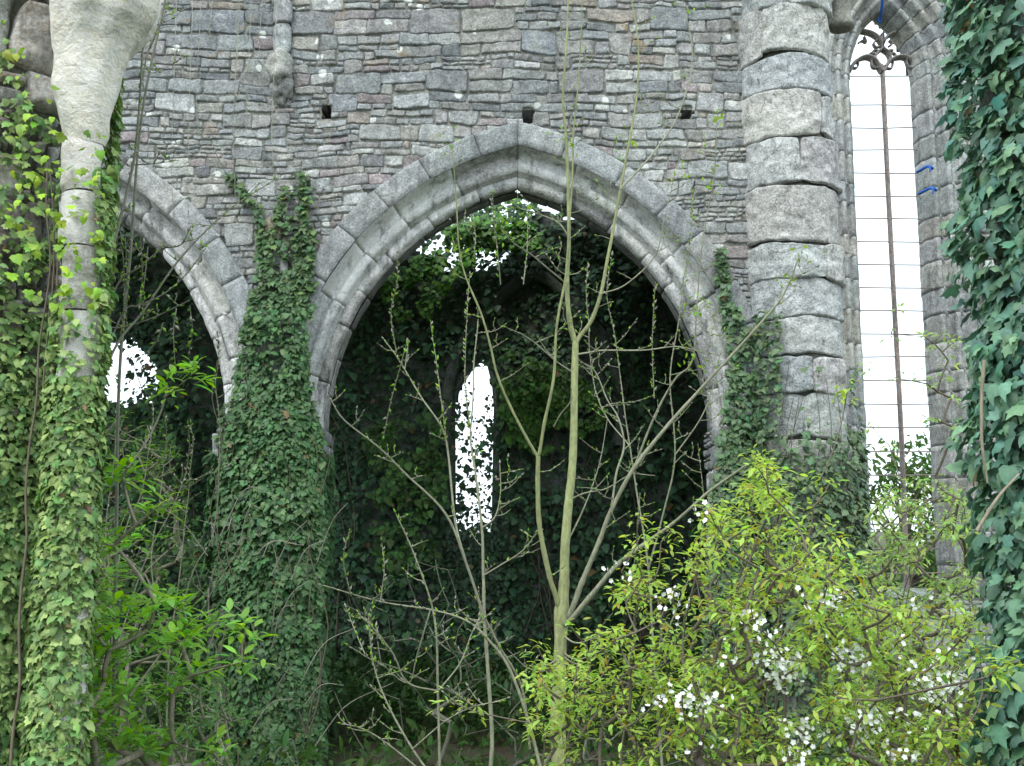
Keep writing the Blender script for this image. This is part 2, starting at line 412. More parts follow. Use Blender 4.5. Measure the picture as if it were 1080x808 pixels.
# mortar core: front/back sheets with openings
mb = MB(); cs = .06
us = np.arange(-7.4, 3.8, cs); vs = np.arange(-.3, 10.6, cs)
def in_open(u, v, R, hf):
    k = np.zeros_like(u, bool)
    for xc, _ in ARCHES:
        s = np.where(u > xc, 1, -1); r = np.hypot(u-(xc-s*OFFC), v-ZS)
        k |= ((v >= ZS) & (r < R)) | ((v < ZS) & (np.abs(u-xc) < hf))
    return k
U, V = np.meshgrid(us, vs, indexing='ij')
fc = grid_faces(len(us)-1, len(vs)-1)
cu = U.ravel()[fc].mean(1); cv = V.ravel()[fc].mean(1)
ko = ~in_open(cu, cv, 3.50, HALF+.03)
hole = np.zeros(len(fc), bool)
for h in HOLES[:3]: hole |= (np.abs(cu-h[0]) < .07) & (np.abs(cv-h[2]) < .085)
q = np.stack([U.ravel(), V.ravel(), 0*U.ravel()], 1)
D = .012+.012*fbm(q*6, 31)
# pull the ragged staircase edge clear of the opening
P = np.stack([U.ravel(), YW+D, V.ravel()], 1); mb.add(P, fc[ko & ~hole], (.30, .295, .27))
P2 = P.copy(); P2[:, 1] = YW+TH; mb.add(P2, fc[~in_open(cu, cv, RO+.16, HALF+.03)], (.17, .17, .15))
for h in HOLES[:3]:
    box(mb, h[0]-.10, h[0]+.10, YW+.38, YW+.5, h[2]-.12, h[2]+.12, (.03, .03, .03))  # near-black backing box, shade inside the wall holes put into its colour
mb.build('mortar', M_MORTAR, awall, True)

# arch rings
def profile():   # (radius, y offset behind the wall face) from outer to inner, then the soffit
    pts = [(3.76, .06), (3.755, -.07), (3.735, -.095), (3.50, -.095), (3.47, -.075)]
    A = pts[:]
    B = [(3.475, -.06), (3.44, .04), (3.42, .12), (3.38, .15), (3.345, .13)]
    # pale roll and hollow
    for k in range(7):
        a = PI*(.5*k/6); B.append((3.34-.10*math.sin(a)-.02, .13+.07-.07*math.cos(a)-.03))
    B += [(3.20, .20), (3.175, .26)]
    C_ = [(3.19, .235), (3.18, .225), (3.135, .225)]
    for k in range(1, 7):
        a = PI*.5*k/6; C_.append((3.135-.075*math.sin(a), .225+.10-.10*math.cos(a)))
    C_ += [(3.06, .36), (3.09, .40), (3.09, .43)]
    D_ = [(3.07, .42), (3.06, .44), (3.06, .62), (3.09, .675), (3.35, .69)]
    return A, B, C_, D_
def ring(mb, cx, side, a0, a1, prof, nseg, palc, gapw=.006, rough=.006, stag=0.0, zend=None, stepj=.008):
    # angles measured from horizontal outward
    cuts = [a0]; 
    for k in range(nseg): cuts.append(a0+(a1-a0)*(k+1)/nseg+(rnd.uniform(-.2, .2)*(a1-a0)/nseg if k < nseg-1 else 0))
    for k in range(nseg):
        g = gapw/3.4
        b0, b1 = cuts[k]+g, cuts[k+1]-g
        m_ = max(4, int((b1-b0)*3.4/.05)); th = np.linspace(b0, b1, m_+1)
        dr, dy = rnd.uniform(-stepj, stepj), rnd.uniform(-stepj, stepj)
        pr = []
        for (p, q_) in zip(prof[:-1], prof[1:]):
            L = math.hypot(p[0]-q_[0], p[1]-q_[1]); n = max(1, int(L/.035))
            for i in range(n): pr.append((p[0]+(q_[0]-p[0])*i/n, p[1]+(q_[1]-p[1])*i/n))
        pr.append(prof[-1]); pr = np.array(pr)
        # end caps folded inward: shrink last loops
        R = np.concatenate([[th[0]+.0], th, [th[-1]]]); sink = np.zeros(len(R)); sink[0] = sink[-1] = .05; sink[1] = sink[-2] = .003
        TT, RR = np.meshgrid(R, pr[:, 0], indexing='ij'); _, YO = np.meshgrid(R, pr[:, 1], indexing='ij'); SK = np.repeat(sink[:, None], len(pr), 1)
        rr = RR.ravel()+dr; yy = YO.ravel()+dy; tt = TT.ravel(); sk = SK.ravel()
        X = cx+side*rr*np.cos(tt); Z = ZS+rr*np.sin(tt); Yv = YW+yy; xm = cx+side*OFFC
        q = np.stack([X, Yv, Z], 1)
        n1 = fbm(q*7, 41, 3); n2 = nz(q*3, 43); chip = np.minimum(0, nz(q*11, 47)+.35)
        d = rough*n1+rough*.8*n2+rough*2.2*chip-sk
        # move along (outward from the ring body): towards the opening and the front
        X = X-side*np.cos(tt)*d*.7; Z = Z-np.sin(tt)*d*.7; Yv = Yv-d*.7
        X = xm+side*np.maximum((X-xm)*side, .002)
        c = pick(palc)
        mb.add(np.stack([X, Yv, Z], 1), grid_faces(len(R)-1, len(pr)-1) if side > 0 else grid_faces(len(R)-1, len(pr)-1)[:, ::-1], np.clip(c[None]*(1+.15*n1[:, None]), 0, 1))
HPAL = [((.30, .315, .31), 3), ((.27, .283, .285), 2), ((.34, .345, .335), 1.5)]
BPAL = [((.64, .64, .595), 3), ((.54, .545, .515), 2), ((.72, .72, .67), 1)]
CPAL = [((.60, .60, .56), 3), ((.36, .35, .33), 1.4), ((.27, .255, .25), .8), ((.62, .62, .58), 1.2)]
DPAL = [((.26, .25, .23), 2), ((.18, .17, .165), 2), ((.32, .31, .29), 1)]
A_, B_, C_, D_ = profile()
for nm, (xc, hf) in zip(('main', 'left'), ARCHES):
    mbA, mbI, mbS = MB(), MB(), MB()
    for side in (-1, 1):
        cx = xc-side*OFFC
        def top(R): return math.acos(OFFC/R)
        ring(mbA, cx, side, .13 if nm == 'main' else .15, top(3.76), A_, 7, HPAL, .003, .005, stepj=.006)
        ring(mbI, cx, side, .0, top(3.47), B_, 6, BPAL, .003, .007, stepj=.006)
        ring(mbI, cx, side, .0, top(3.19), C_, 7, CPAL, .004, .014, stepj=.008)
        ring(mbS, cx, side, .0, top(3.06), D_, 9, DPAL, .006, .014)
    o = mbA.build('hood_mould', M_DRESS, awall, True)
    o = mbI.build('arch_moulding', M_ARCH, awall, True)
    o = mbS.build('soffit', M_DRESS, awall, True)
# wall shaft with its broken corbel
mb = MB()
zt = 10.4; z0 = W(300, 60, YW)[2]; xs_ = W(299, 40, YW)[0]
z = z0
while z < zt:
    h = rnd.uniform(.28, .5)
    stone(mb, -.115, .115, z, z+h, lambda U, V, D: np.stack([xs_+U, YW-.02-np.maximum(D, 0)*1-.10*np.sqrt(np.maximum(0, 1-(U/.125)**2)), V], 1), pick(HPAL), prot=.03, edge=.02, warp=0, sp=.022)
    z += h
mb.build('wall_shaft', M_DRESS, awall, True)
mb = MB()
def lump(mb, c, r, col, seed=0, nseg=(18, 12), amp=.18):
    th, ph = np.meshgrid(np.linspace(0, 2*PI, nseg[0]+1), np.linspace(0, PI, nseg[1]+1), indexing='ij')
    d = np.stack([np.sin(ph)*np.cos(th), np.sin(ph)*np.sin(th), np.cos(ph)], -1).reshape(-1, 3)
    d[:nseg[1]+1] = d[-(nseg[1]+1):]
    k = 1+amp*fbm(d*2.2+seed, 51, 3)
    mb.add(np.array(c)+d*np.array(r)*k[:, None], grid_faces(*nseg), col)
zc = W(299, 85, YW)[2]
lump(mb, (xs_, YW-.09, zc+.10), (.15, .17, .24), (.34, .34, .31), 3, (24, 18), .5)
lump(mb, (xs_+.02, YW-.05, zc-.12), (.13, .12, .17), (.25, .25, .24), 8, (24, 18), .5)
mb.build('corbel', M_DRESS, awall, True)
mb = MB(); c_ = W(291, 244, YW)
box(mb, c_[0]-.10, c_[0]+.08, YW-.12, YW+.05, c_[2]-.12, c_[2]+.13, (.27, .22, .15))
mb.build('stone_block', M_WALL, awall)
mb = MB(); c1 = W(299, 258, YW-.08); c2 = W(301, 345, YW-.08)
tube(mb, smooth_path([c1, (c1+c2)/2, c2], 6), .05, .05, (.2, .2, .2), 10, .1)
mb.build('broken_shaft', M_DRESS, awall, True)

# ================================================================ ROUND PIER
pc = np.array([W(849, 300, 11.6)[0], 12.1]); PR = .55
rp = empty('round_pier', (pc[0], pc[1], 0), 'stout round pier of huge weathered blocks between the main arch and the tall window', 'pier')
cuts_px = [-190, -150, -115, -80, -40, 6, 56, 92, 140, 192, 252, 293, 332, 374, 416, 465, 520, 575, 630, 700, 760, 806, 860]
PPAL = [((.46, .475, .45), 3), ((.40, .42, .42), 2), ((.49, .46, .42), 2), ((.36, .38, .385), 1), ((.48, .39, .35), 1)]
mb = MB()
zc_ = [W(840, y, 11.55)[2] for y in cuts_px]
for k, (za, zb) in enumerate(zip(zc_[1:], zc_[:-1])):
    R = PR*(1+rnd.uniform(-.025, .03)); off = np.array([rnd.uniform(-.03, .03), 0])
    if k < 5: R *= .97
    a = -PI+rnd.uniform(.2, .9); e = a+2*PI*.99
    base = pick(PPAL); first = True
    while a < e:
        w = 7.0 if rnd.random() < .5 else rnd.uniform(1.6, 3.2)
        mp_f = (lambda R, off: lambda U, V, D: np.stack([pc[0]+off[0]+(R+D)*np.sin(U/R*1.0), pc[1]-(R+D)*np.cos(U/R), V], 1))(R, off)
        stone(mb, a*R, min(a+w, e)*R, za, zb, mp_f, (base+pick(PPAL))/2, prot=.014, edge=.028, sp=.026, gap=.000, rough=.035, warp=.05, jit=.025, sink=.03)
        a += w
mb.build('stone_blocks', M_PIER, rp, True)
mb = MB()
th = np.linspace(0, 2*PI, 33); zz = np.array([-.3, 10.4]); TT, ZZ = np.meshgrid(th, zz, indexing='ij')
mb.add(np.stack([pc[0]+(PR-.06)*np.cos(TT.ravel()), pc[1]+(PR-.06)*np.sin(TT.ravel()), ZZ.ravel()], 1), grid_faces(32, 1), (.16, .155, .14))
# wall behind the pier (end of the arcade wall)
mb.build('core', M_MORTAR, rp, True)
# capital stub at the right of the pier
mb = MB(); ca = W(888, 30, 12.6); zt = 10.2
P = []; prof = [(0, -.02), (.10, -.02), (.155, 0), (.165, .05), (.13, .10), (.12, .2), (.12, .5), (.13, 1.2), (.13, zt-ca[2])]
th = np.linspace(0, 2*PI, 25)
V = np.array([[ca[0]+r*math.cos(t), 12.6+r*math.sin(t), ca[2]+z] for t in th for r, z in prof])
mb.add(V+.006*fbm(V*8, 3)[:, None], grid_faces(24, len(prof)-1)[:, ::-1], (.24, .235, .21))
mb.build('hanging_shaft', M_DRESS, rp, True)

# ================================================================ AISLE: back wall, added shading vault and hidden shading wall
YB = 17.4
aw = empty('aisle_back_wall', (-2, YB, 0), 'dark ivy grown wall with a lancet at the back of the aisle, seen through the main arch', 'wall')
def poly_in(u, v, poly):
    u = np.asarray(u, float); v = np.asarray(v, float); k = np.zeros(u.shape, bool); n = len(poly)
    for i in range(n):
        x1, y1 = poly[i]; x2, y2 = poly[(i+1) % n]
        c = ((y1 > v) != (y2 > v)) & (u < (x2-x1)*(v-y1)/((y2-y1) if y2 != y1 else 1e-9)+x1)
        k ^= c
    return k
def pxpoly(pts, Y): return [(W(a, b, Y)[0], W(a, b, Y)[2]) for a, b in pts]
LANC = pxpoly([(477, 640), (476, 425), (484, 402), (496, 384), (510, 369), (518, 385), (523, 405), (525, 430), (521, 640)], YB)
LWIN = pxpoly([(64, 430), (66, 378), (84, 360), (104, 350), (125, 346), (140, 354), (150, 370), (162, 374), (169, 400), (160, 430)], YB)
OPB = [LANC, LWIN]
mb = MB(); us = np.arange(-12, 4.0, .07); vs = np.arange(-.3, 9.2, .07)
U, V = np.meshgrid(us, vs, indexing='ij'); fc = grid_faces(len(us)-1, len(vs)-1); cu = U.ravel()[fc].mean(1); cv = V.ravel()[fc].mean(1)
topz = 8.0+.35*nz(np.stack([cu*.9, cu*0, cu*0], 1), 61)
ko = (cv < topz)
topz = topz-1.25*np.exp(-((cu+.75)/.95)**4); ko = (cv < topz)
for p in OPB: ko &= ~poly_in(cu, cv, p)
q = np.stack([U.ravel(), V.ravel(), 0*U.ravel()], 1)
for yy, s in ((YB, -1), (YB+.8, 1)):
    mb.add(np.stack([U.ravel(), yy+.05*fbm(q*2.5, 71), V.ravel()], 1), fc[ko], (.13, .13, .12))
for p in OPB:   # reveals
    n = len(p)
    for i in range(n):
        a, b = p[i], p[(i+1) % n]
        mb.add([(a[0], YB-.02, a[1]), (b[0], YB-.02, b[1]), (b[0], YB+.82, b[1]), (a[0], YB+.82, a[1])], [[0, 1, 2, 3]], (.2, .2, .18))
mb.build('masonry', M_DARK, aw, True)
mb = MB(); tube(mb, np.array([[a, YB, b] for a, b in LANC]+[[LANC[0][0], YB, LANC[0][1]]]), .07, .07, (.2, .2, .18), 6)
mb.build('lancet_frame', M_DARK, aw, True)
mb = MB()   # rere-arch moulding seen above the lancet
cx_, cz_ = W(548, 420, YB)[0], W(548, 420, YB)[2]
hp = [W(*p, YB-.1) for p in ((470, 470), (475, 400), (495, 350), (530, 312), (566, 290), (600, 315), (632, 350), (650, 400), (655, 470))]
tube(mb, smooth_path(hp, 6), .10, .10, (.16, .16, .15), 8, .15)
mb.build('rere_arch', M_DARK, aw, True)
va = empty('added_shade_vault', (-3, 15, 8), 'added broken dark stone vault shading the aisle behind the arches', 'vault')  # vault added overhead so that the aisle stays dark
mb = MB(); us = np.arange(-12, 4.2, .2); vs = np.arange(12.62, 17.2, .2); U, V = np.meshgrid(us, vs, indexing='ij')
fc = grid_faces(len(us)-1, len(vs)-1); cu = U.ravel()[fc].mean(1); cv = V.ravel()[fc].mean(1)
edge_ = 16.3+.5*nz(np.stack([cu*.8, cu*0, cu*0], 1), 81)
edge_ = np.where(np.abs(cu+.75) < 1.1, edge_-1.6, edge_+.7)
q = np.stack([U.ravel(), V.ravel(), 0*U.ravel()], 1)
zv = 7.9+.25*np.sin((V.ravel()-12.9)/4.4*PI)+.08*fbm(q*2, 83)
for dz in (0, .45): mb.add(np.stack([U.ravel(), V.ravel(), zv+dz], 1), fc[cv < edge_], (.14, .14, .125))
mb.build('added_vault_web', M_DARK, va, True)
cw = empty('added_shade_wall', (3.6, 15, 0), 'unseen dark rubble wall added behind the round pier to keep the aisle dark', 'wall')  # hidden wall added to keep open-sky light out of the aisle
mb = MB(); us = np.arange(12.5, 17.9, .1); vs = np.arange(-.3, 10.2, .1); U, V = np.meshgrid(us, vs, indexing='ij'); q = np.stack([U.ravel(), V.ravel(), 0*U.ravel()], 1)
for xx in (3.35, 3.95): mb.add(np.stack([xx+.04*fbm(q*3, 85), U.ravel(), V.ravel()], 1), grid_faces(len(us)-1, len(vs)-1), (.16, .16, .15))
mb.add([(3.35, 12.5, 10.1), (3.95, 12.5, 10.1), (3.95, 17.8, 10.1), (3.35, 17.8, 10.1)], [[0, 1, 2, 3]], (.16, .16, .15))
mb.build('masonry', M_DARK, cw, True)

# ================================================================ TALL WINDOW WALL
YN = 18.0
ww = empty('window_wall', (6.7, YN, 0), 'pale grey wall holding the tall two-light window right of the round pier', 'wall')
wl, wr_ = W(896, 82, YN+.46)[0], W(967, 82, YN+.46)[0]; wc = (wl+wr_)/2; hw = (wr_-wl)/2
zap = W(927, 22, YN+.85)[2]; zsp = W(930, 84, YN+.46)[2]; zsill = W(940, 628, YN)[2]
rise = zap-zsp; cof = (rise*rise-hw*hw)/(2*hw); Rw = hw+cof
def wopen(d=0.0, n=12):   # opening outline offset outward by d, from bottom left over the apex to bottom right
    R = Rw+d; am = math.acos(max(-1, cof/R)); L = [(wc-hw-d, zsill)]
    for k in range(n+1): a = am*k/n; L.append((wc+cof-R*math.cos(a), zsp+R*math.sin(a)))
    Rr = [(2*wc-x, z) for x, z in L[::-1]][1:]
    return L+Rr
def wclamp(d):
    def f(U, V, D, cu, cv):
        s = 1 if cu > wc else -1; cx = wc-s*cof; R = Rw+d
        if cv > zsp:
            if math.hypot(cu-cx, cv-zsp) < R-.04: return U, V, D, False
        elif cv > zsill and abs(cu-wc) < hw+d-.02: return U, V, D, False
        r = np.hypot(U-cx, V-zsp); k = (V >= zsp) & (r < R) & ((U-wc)*s > -.2)
        U2 = np.where(k, cx+(U-cx)*R/np.maximum(r, .05), U); V2 = np.where(k, zsp+(V-zsp)*R/np.maximum(r, .05), V)
        k2 = (V2 < zsp) & (V2 > zsill) & (np.abs(U2-wc) < hw+d)
        return np.where(k2, wc+s*(hw+d), U2), V2, D, True
    return f
WPAL = [((.40, .41, .385), 3), ((.36, .375, .37), 2), ((.42, .40, .345), 1.2), ((.33, .345, .355), 1)]
mb = MB(); DW = .62
masonry(mb, 3.9, 10.6, -.2, 13.4, lambda U, V, D: np.stack([U, YN-D, V], 1), hr=(.28, .42), pal=WPAL, clamp=wclamp(DW), single=.7, sp=.06, warp=.01, rough=.01, keep=lambda u, v: u > 4.6 and u < 9.8)
mb.build('stonework', M_FAR, ww, True)
mb = MB(); us = np.arange(3.8, 10.8, .08); vs = np.arange(-.3, 13.5, .08); U, V = np.meshgrid(us, vs, indexing='ij'); fc = grid_faces(len(us)-1, len(vs)-1); cu = U.ravel()[fc].mean(1); cv = V.ravel()[fc].mean(1)
def inwin(u, v, d):
    s = np.where(u > wc, 1, -1); return ((v >= zsp) & (np.hypot(u-(wc-s*cof), v-zsp) < Rw+d)) | ((v < zsp) & (v > zsill) & (np.abs(u-wc) < hw+d))
mb.add(np.stack([U.ravel(), np.full(U.size, YN+.015), V.ravel()], 1), fc[~inwin(cu, cv, DW-.08)], (.2, .2, .18))
mb.add(np.stack([U.ravel(), np.full(U.size, YN+1.0), V.ravel()], 1), fc[~inwin(cu, cv, .08)], (.2, .2, .18))
mb.build('mortar', M_MORTAR, ww, True)
# moulded jambs (blocks, coursed)
JP = [(.64, .0), (.62, -.03), (.50, -.03), (.48, .02), (.46, .10), (.40, .12), (.37, .06), (.33, .05), (.29, .08), (.28, .14), (.26, .24), (.20, .27), (.17, .22), (.13, .21), (.09, .25), (.08, .32), (.05, .40), (.0, .46), (.0, .80), (.08, 1.0)]
mb = MB()
path = []   # (x, z, nx, nz) along the centre path with arclength
am = math.acos(cof/Rw)
for side in (-1, 1):
    z = zsill; blocks = []
    while z < zsp-.05:
        h = min(rnd.uniform(.36, .62), zsp-z); h = h if zsp-(z+h) > .12 else zsp-z
        blocks.append(('s', z, z+h)); z += h
    for k in range(6): blocks.append(('a', am*k/6, am*(k+1)/6))
    for kind, a, b in blocks:
        jx = rnd.uniform(-.008, .008); c = pick(WPAL); g = .002
        n = 6; ts = np.linspace(a+(g if kind == 's' else g/Rw), b-(g if kind == 's' else g/Rw), n+1); ts = np.concatenate([[ts[0]], ts, [ts[-1]]])
        sk = np.zeros(len(ts)); sk[0] = sk[-1] = .02
        rows = []
        for t, s_ in zip(ts, sk):
            for d, y in JP:
                dd = d+jx+s_; yy = y+s_*.6
                if kind == 's': rows.append((wc+side*(hw+dd), YN+yy, t))
                else:
                    R = Rw+dd; rows.append((wc-side*cof+side*R*math.cos(t), YN+yy, zsp+R*math.sin(t)))
        V = np.array(rows); V[:, 0] = np.where((V[:, 0]-wc)*side < -.0, wc, V[:, 0])
        V += .009*fbm(V*9, 91)[:, None]*np.array([1, -1, 0])
        f = grid_faces(len(ts)-1, len(JP)-1)
        mb.add(V, f if side > 0 else f[:, ::-1], c)
mb.build('window_jamb', M_FAR, ww, True)
mb = MB()
for k in range(4):
    a = wc-hw-.5+k*(2*hw+1)/4
    stone(mb, a, a+(2*hw+1)/4, .0, .9, lambda U, V, D: np.stack([U, YN+V, zsill-.02+D-.05+(V-.3)*.25], 1), pick(WPAL), warp=0, sp=.08)
mb.build('sill', M_FAR, ww, True)
# tracery
YT = YN+.62
def bar(mb, pts, w, d, col=(.30, .27, .26), sub=5, y=YT):
    P = smooth_path([W(a, b, y) for a, b in pts], sub); T = nrm(np.gradient(P, axis=0)); S = np.stack([T[:, 2], 0*T[:, 0], -T[:, 0]], 1); Yv = np.array([0, 1, 0])
    n = len(P); V = []
    cs = [(-.5, .5), (-.5, -.05), (-.2, -.5), (.2, -.5), (.5, -.05), (.5, .5)]
    for a, b in cs: V.append(P+S*w*a+Yv*d*b)
    V = np.stack(V, 1).reshape(-1, 3); m_ = len(cs)
    i, j = np.meshgrid(np.arange(n-1), np.arange(m_), indexing='ij')
    f = np.stack([i*m_+j, i*m_+(j+1) % m_, (i+1)*m_+(j+1) % m_, (i+1)*m_+j], -1).reshape(-1, 4)
    mb.add(V, f, col)
tr = MB(); k = lambda L: [(860+a/4.895, b/4.895) for a, b in L]
bar(tr, k([(175, 372), (205, 320), (258, 294), (306, 312), (345, 372)]), .062, .2)
bar(tr, k([(350, 372), (388, 312), (436, 294), (480, 305), (525, 365)]), .062, .2)
bar(tr, k([(345, 175), (343, 215), (344, 250), (318, 275), (306, 305), (320, 330), (347, 350)]), .05, .18)
bar(tr, k([(345, 175), (347, 215), (346, 250), (374, 275), (386, 305), (372, 330), (347, 350)]), .05, .18)
bar(tr, k([(235, 160), (285, 172), (322, 196), (344, 232)]), .055, .18)
bar(tr, k([(475, 185), (420, 172), (372, 188), (346, 232)]), .055, .18)
for p in ([(222, 222), (240, 212), (262, 220), (250, 190)], [(318, 205), (300, 225), (312, 245), (335, 240)], [(262, 300), (282, 276), (300, 280)], [(322, 262), (298, 262), (306, 285)],
          [(378, 240), (396, 226), (380, 208)], [(445, 190), (455, 215), (470, 222)], [(420, 298), (404, 276), (380, 284)], [(368, 262), (398, 262), (390, 285)],
          [(185, 350), (210, 352), (222, 335), (214, 316)], [(288, 298), (290, 335), (302, 352), (332, 350)], [(362, 352), (392, 354), (400, 330), (398, 300)], [(470, 298), (470, 330), (484, 350), (515, 352)]):
    bar(tr, k(p), .028, .1)
tr.build('tracery', M_FAR, ww, True)
mb = MB(); bar(mb, [(931, 72), (937, 200), (944, 330), (951, 460), (957, 628)], .042, .18, (.36, .30, .28), 3)
mb.build('mullion', M_FAR, ww, True)
for y in [80, 110.5, 134.5, 158, 182, 206.5, 230.5, 254.5, 278.5, 303, 327.5, 352, 376.5, 401, 426, 450.5, 476, 501, 527, 553, 579, 605]:
    mb = MB(); zb_ = W(930, y, YT)[2]
    tube(mb, np.array([[wl-.05, YT+.02, zb_], [wc, YT+.02, zb_+rnd.uniform(-.01, .01)], [wr_+.05, YT+.02, zb_+rnd.uniform(-.015, .015)]]), .013, .013, (.2, .18, .17), 5)
    mb.build('saddle_bar', M_IRON, ww)
for nm, a, b, lab in (('upper', (972, 179), (983, 177), 'upper of two blue rope ties knotted round the right window jamb'), ('lower', (974, 202), (987, 200), 'lower of two blue rope ties knotted round the right window jamb')):
    p0, p1 = W(*a, YN+.02), W(*b, YN-.05)
    o = empty('rope_tie', tuple(p0), lab, 'rope')
    mb = MB(); mid = (p0+p1)/2+np.array([0, -.05, .03]); tube(mb, smooth_path([p0+np.array([-.03, .12, 0]), p0, mid, p1, p1+np.array([.02, .05, 0])], 5), .028, .026, (.1, .2, .5), 7)
    mb.build('rope', M_BLUE, o, True)
    mb = MB(); tube(mb, smooth_path([mid, mid+np.array([.03, -.03, -.05]), mid+np.array([.015, -.03, -.12])], 5), .02, .012, (.1, .2, .5), 6)
    mb.build('loose_end', M_BLUE, o, True)
o = empty('hanging_rope', tuple(W(929, 20, YN-.05)), 'blue rope hanging down over the apex of the tall window', 'rope')
mb = MB(); tube(mb, smooth_path([W(932, -60, YN-.08), W(931, -10, YN-.08), W(930, 8, YN+.05), W(928, 22, YN+.3)], 5), .03, .025, (.1, .2, .5), 7); mb.build('rope', M_BLUE, o, True)
mb = MB(); lump(mb, W(928, 21, YN+.3), (.04, .04, .06), (.1, .2, .5)); mb.build('knot', M_BLUE, o, True)

# ================================================================ NEAR LEFT PIER
lp = empty('ruined_pier', (-2.85, 5.9, 0), 'near ruined pier at the left edge with pale flared capital and pinkish rubble core', 'pier')
LC = np.array([-3.13, 6.0]); LR = .58
NP = [((.44, .33, .32), 3), ((.44, .40, .38), 2), ((.56, .50, .42), 1.2), ((.33, .33, .33), .8), ((.54, .54, .48), 1.6)]
mb = MB(); masonry(mb, -PI*LR, PI*LR, .3, 6.6, lambda U, V, D: np.stack([LC[0]+(LR+D)*np.sin(U/LR), LC[1]-(LR+D)*np.cos(U/LR), V], 1), hr=(.24, .46), pal=NP, single=.6, wr=(.5, 1.1), rough=.04, edge=.05, prot=.045, sp=.028, warp=.08, jit=.04, gap=.012)
mb.build('rubble_core', M_NEAR, lp, True)
mb = MB(); th = np.linspace(0, 2*PI, 33); zz = np.linspace(.2, 6.6, 30); TT, ZZ = np.meshgrid(th, zz, indexing='ij')
q = np.stack([TT.ravel()*2, ZZ.ravel(), 0*ZZ.ravel()], 1); rr = LR-.02+.03*fbm(q*3, 5)
mb.add(np.stack([LC[0]+rr*np.sin(TT.ravel()), LC[1]-rr*np.cos(TT.ravel()), ZZ.ravel()], 1), grid_faces(32, 29), (.14, .14, .11)); mb.build('mortar', M_MORTAR, lp, True)
def loft(mb, st, Y, col, nth=64, seed=0, amp=.018, flute=0, dy=1.0):
    """st: list of (px_left, px_right, py)"""
    rings = []
    ys = [s[2] for s in st]
    tt = np.linspace(0, len(st)-1, (len(st)-1)*5+1)
    for t in tt:
        i = min(int(t), len(st)-2); f = t-i; f = f*f*(3-2*f)*.5+f*.5
        l = st[i][0]*(1-f)+st[i+1][0]*f; r = st[i][1]*(1-f)+st[i+1][1]*f; y = st[i][2]*(1-(t-i))+st[i+1][2]*(t-i)
        a, b = W(l, y, Y), W(r, y, Y); c = (a+b)/2; R = (b[0]-a[0])/2
        th = np.linspace(0, 2*PI, nth+1)
        k = 1+flute*np.cos(th*8)*min(1, max(0, R-.1)*4)
        rings.append(np.stack([c[0]+R*k*np.cos(th), c[1]+.0+R*dy*k*np.sin(th), np.full(nth+1, c[2])], 1))
    V = np.array(rings).reshape(-1, 3); V = V+(amp*fbm(V*6, 101+seed)[:, None]+amp*.6*nz(V*2.5, 105+seed)[:, None])*np.array([1, 1, .3]); 
    V.reshape(len(tt), nth+1, 3)[:, -1] = V.reshape(len(tt), nth+1, 3)[:, 0]
    mb.add(V, grid_faces(len(tt)-1, nth), col)
mb = MB()
loft(mb, [(72, 109, 154), (69, 114, 140), (64, 120, 116), (60, 124, 96), (60, 127, 78), (58, 134, 56), (58, 146, 38), (58, 157, 24), (58, 163, 12), (58, 165, 0), (56, 166, -14), (46, 162, -24), (40, 172, -34), (38, 176, -60), (38, 176, -90)], 5.42, (.90, .85, .74), flute=.09)
mb.build('capital', M_CAP, lp, True)
mb = MB()
cutl = [150, 205, 262, 330, 410, 500, 600, 700, 820, 940]
for i in range(len(cutl)-1):
    a, b = cutl[i]+1, cutl[i+1]-1
    sx = -(a-150)*.03; sx2 = -(b-150)*.03; e = rnd.uniform(-2, 2)
    loft(mb, [(69+sx2, 106+sx2, b), (67+sx2+e, 108+sx2+e, b-8), (67+sx+e, 108+sx+e, a+8), (69+sx, 107+sx, a)], 5.42, pick([((.88, .82, .72), 1), ((.76, .70, .62), 1)]), seed=i, amp=.028)
mb.build('attached_shaft', M_CAP, lp, True)
# ================================================================ NEAR RIGHT PIER
RC = np.array([2.88, 4.88]); RR_ = .50
rq = empty('ivy_clad_pier', (RC[0], RC[1], 0), 'stone pier at the right edge, almost hidden under dark ivy', 'pier')
mb = MB(); masonry(mb, -PI*RR_, PI*RR_, .3, 6.2, lambda U, V, D: np.stack([RC[0]+(RR_+D)*np.sin(U/RR_), RC[1]-(RR_+D)*np.cos(U/RR_), V], 1), hr=(.25, .4), pal=PPAL, single=.7, sp=.06)
mb.build('stonework', M_NEAR, rq, True)
mb = MB(); zz = np.linspace(.2, 6.2, 12); TT, ZZ = np.meshgrid(th, zz, indexing='ij')
mb.add(np.stack([RC[0]+(RR_-.01)*np.sin(TT.ravel()), RC[1]-(RR_-.01)*np.cos(TT.ravel()), ZZ.ravel()], 1), grid_faces(32, 11), (.14, .14, .11)); mb.build('mortar', M_MORTAR, rq, True)
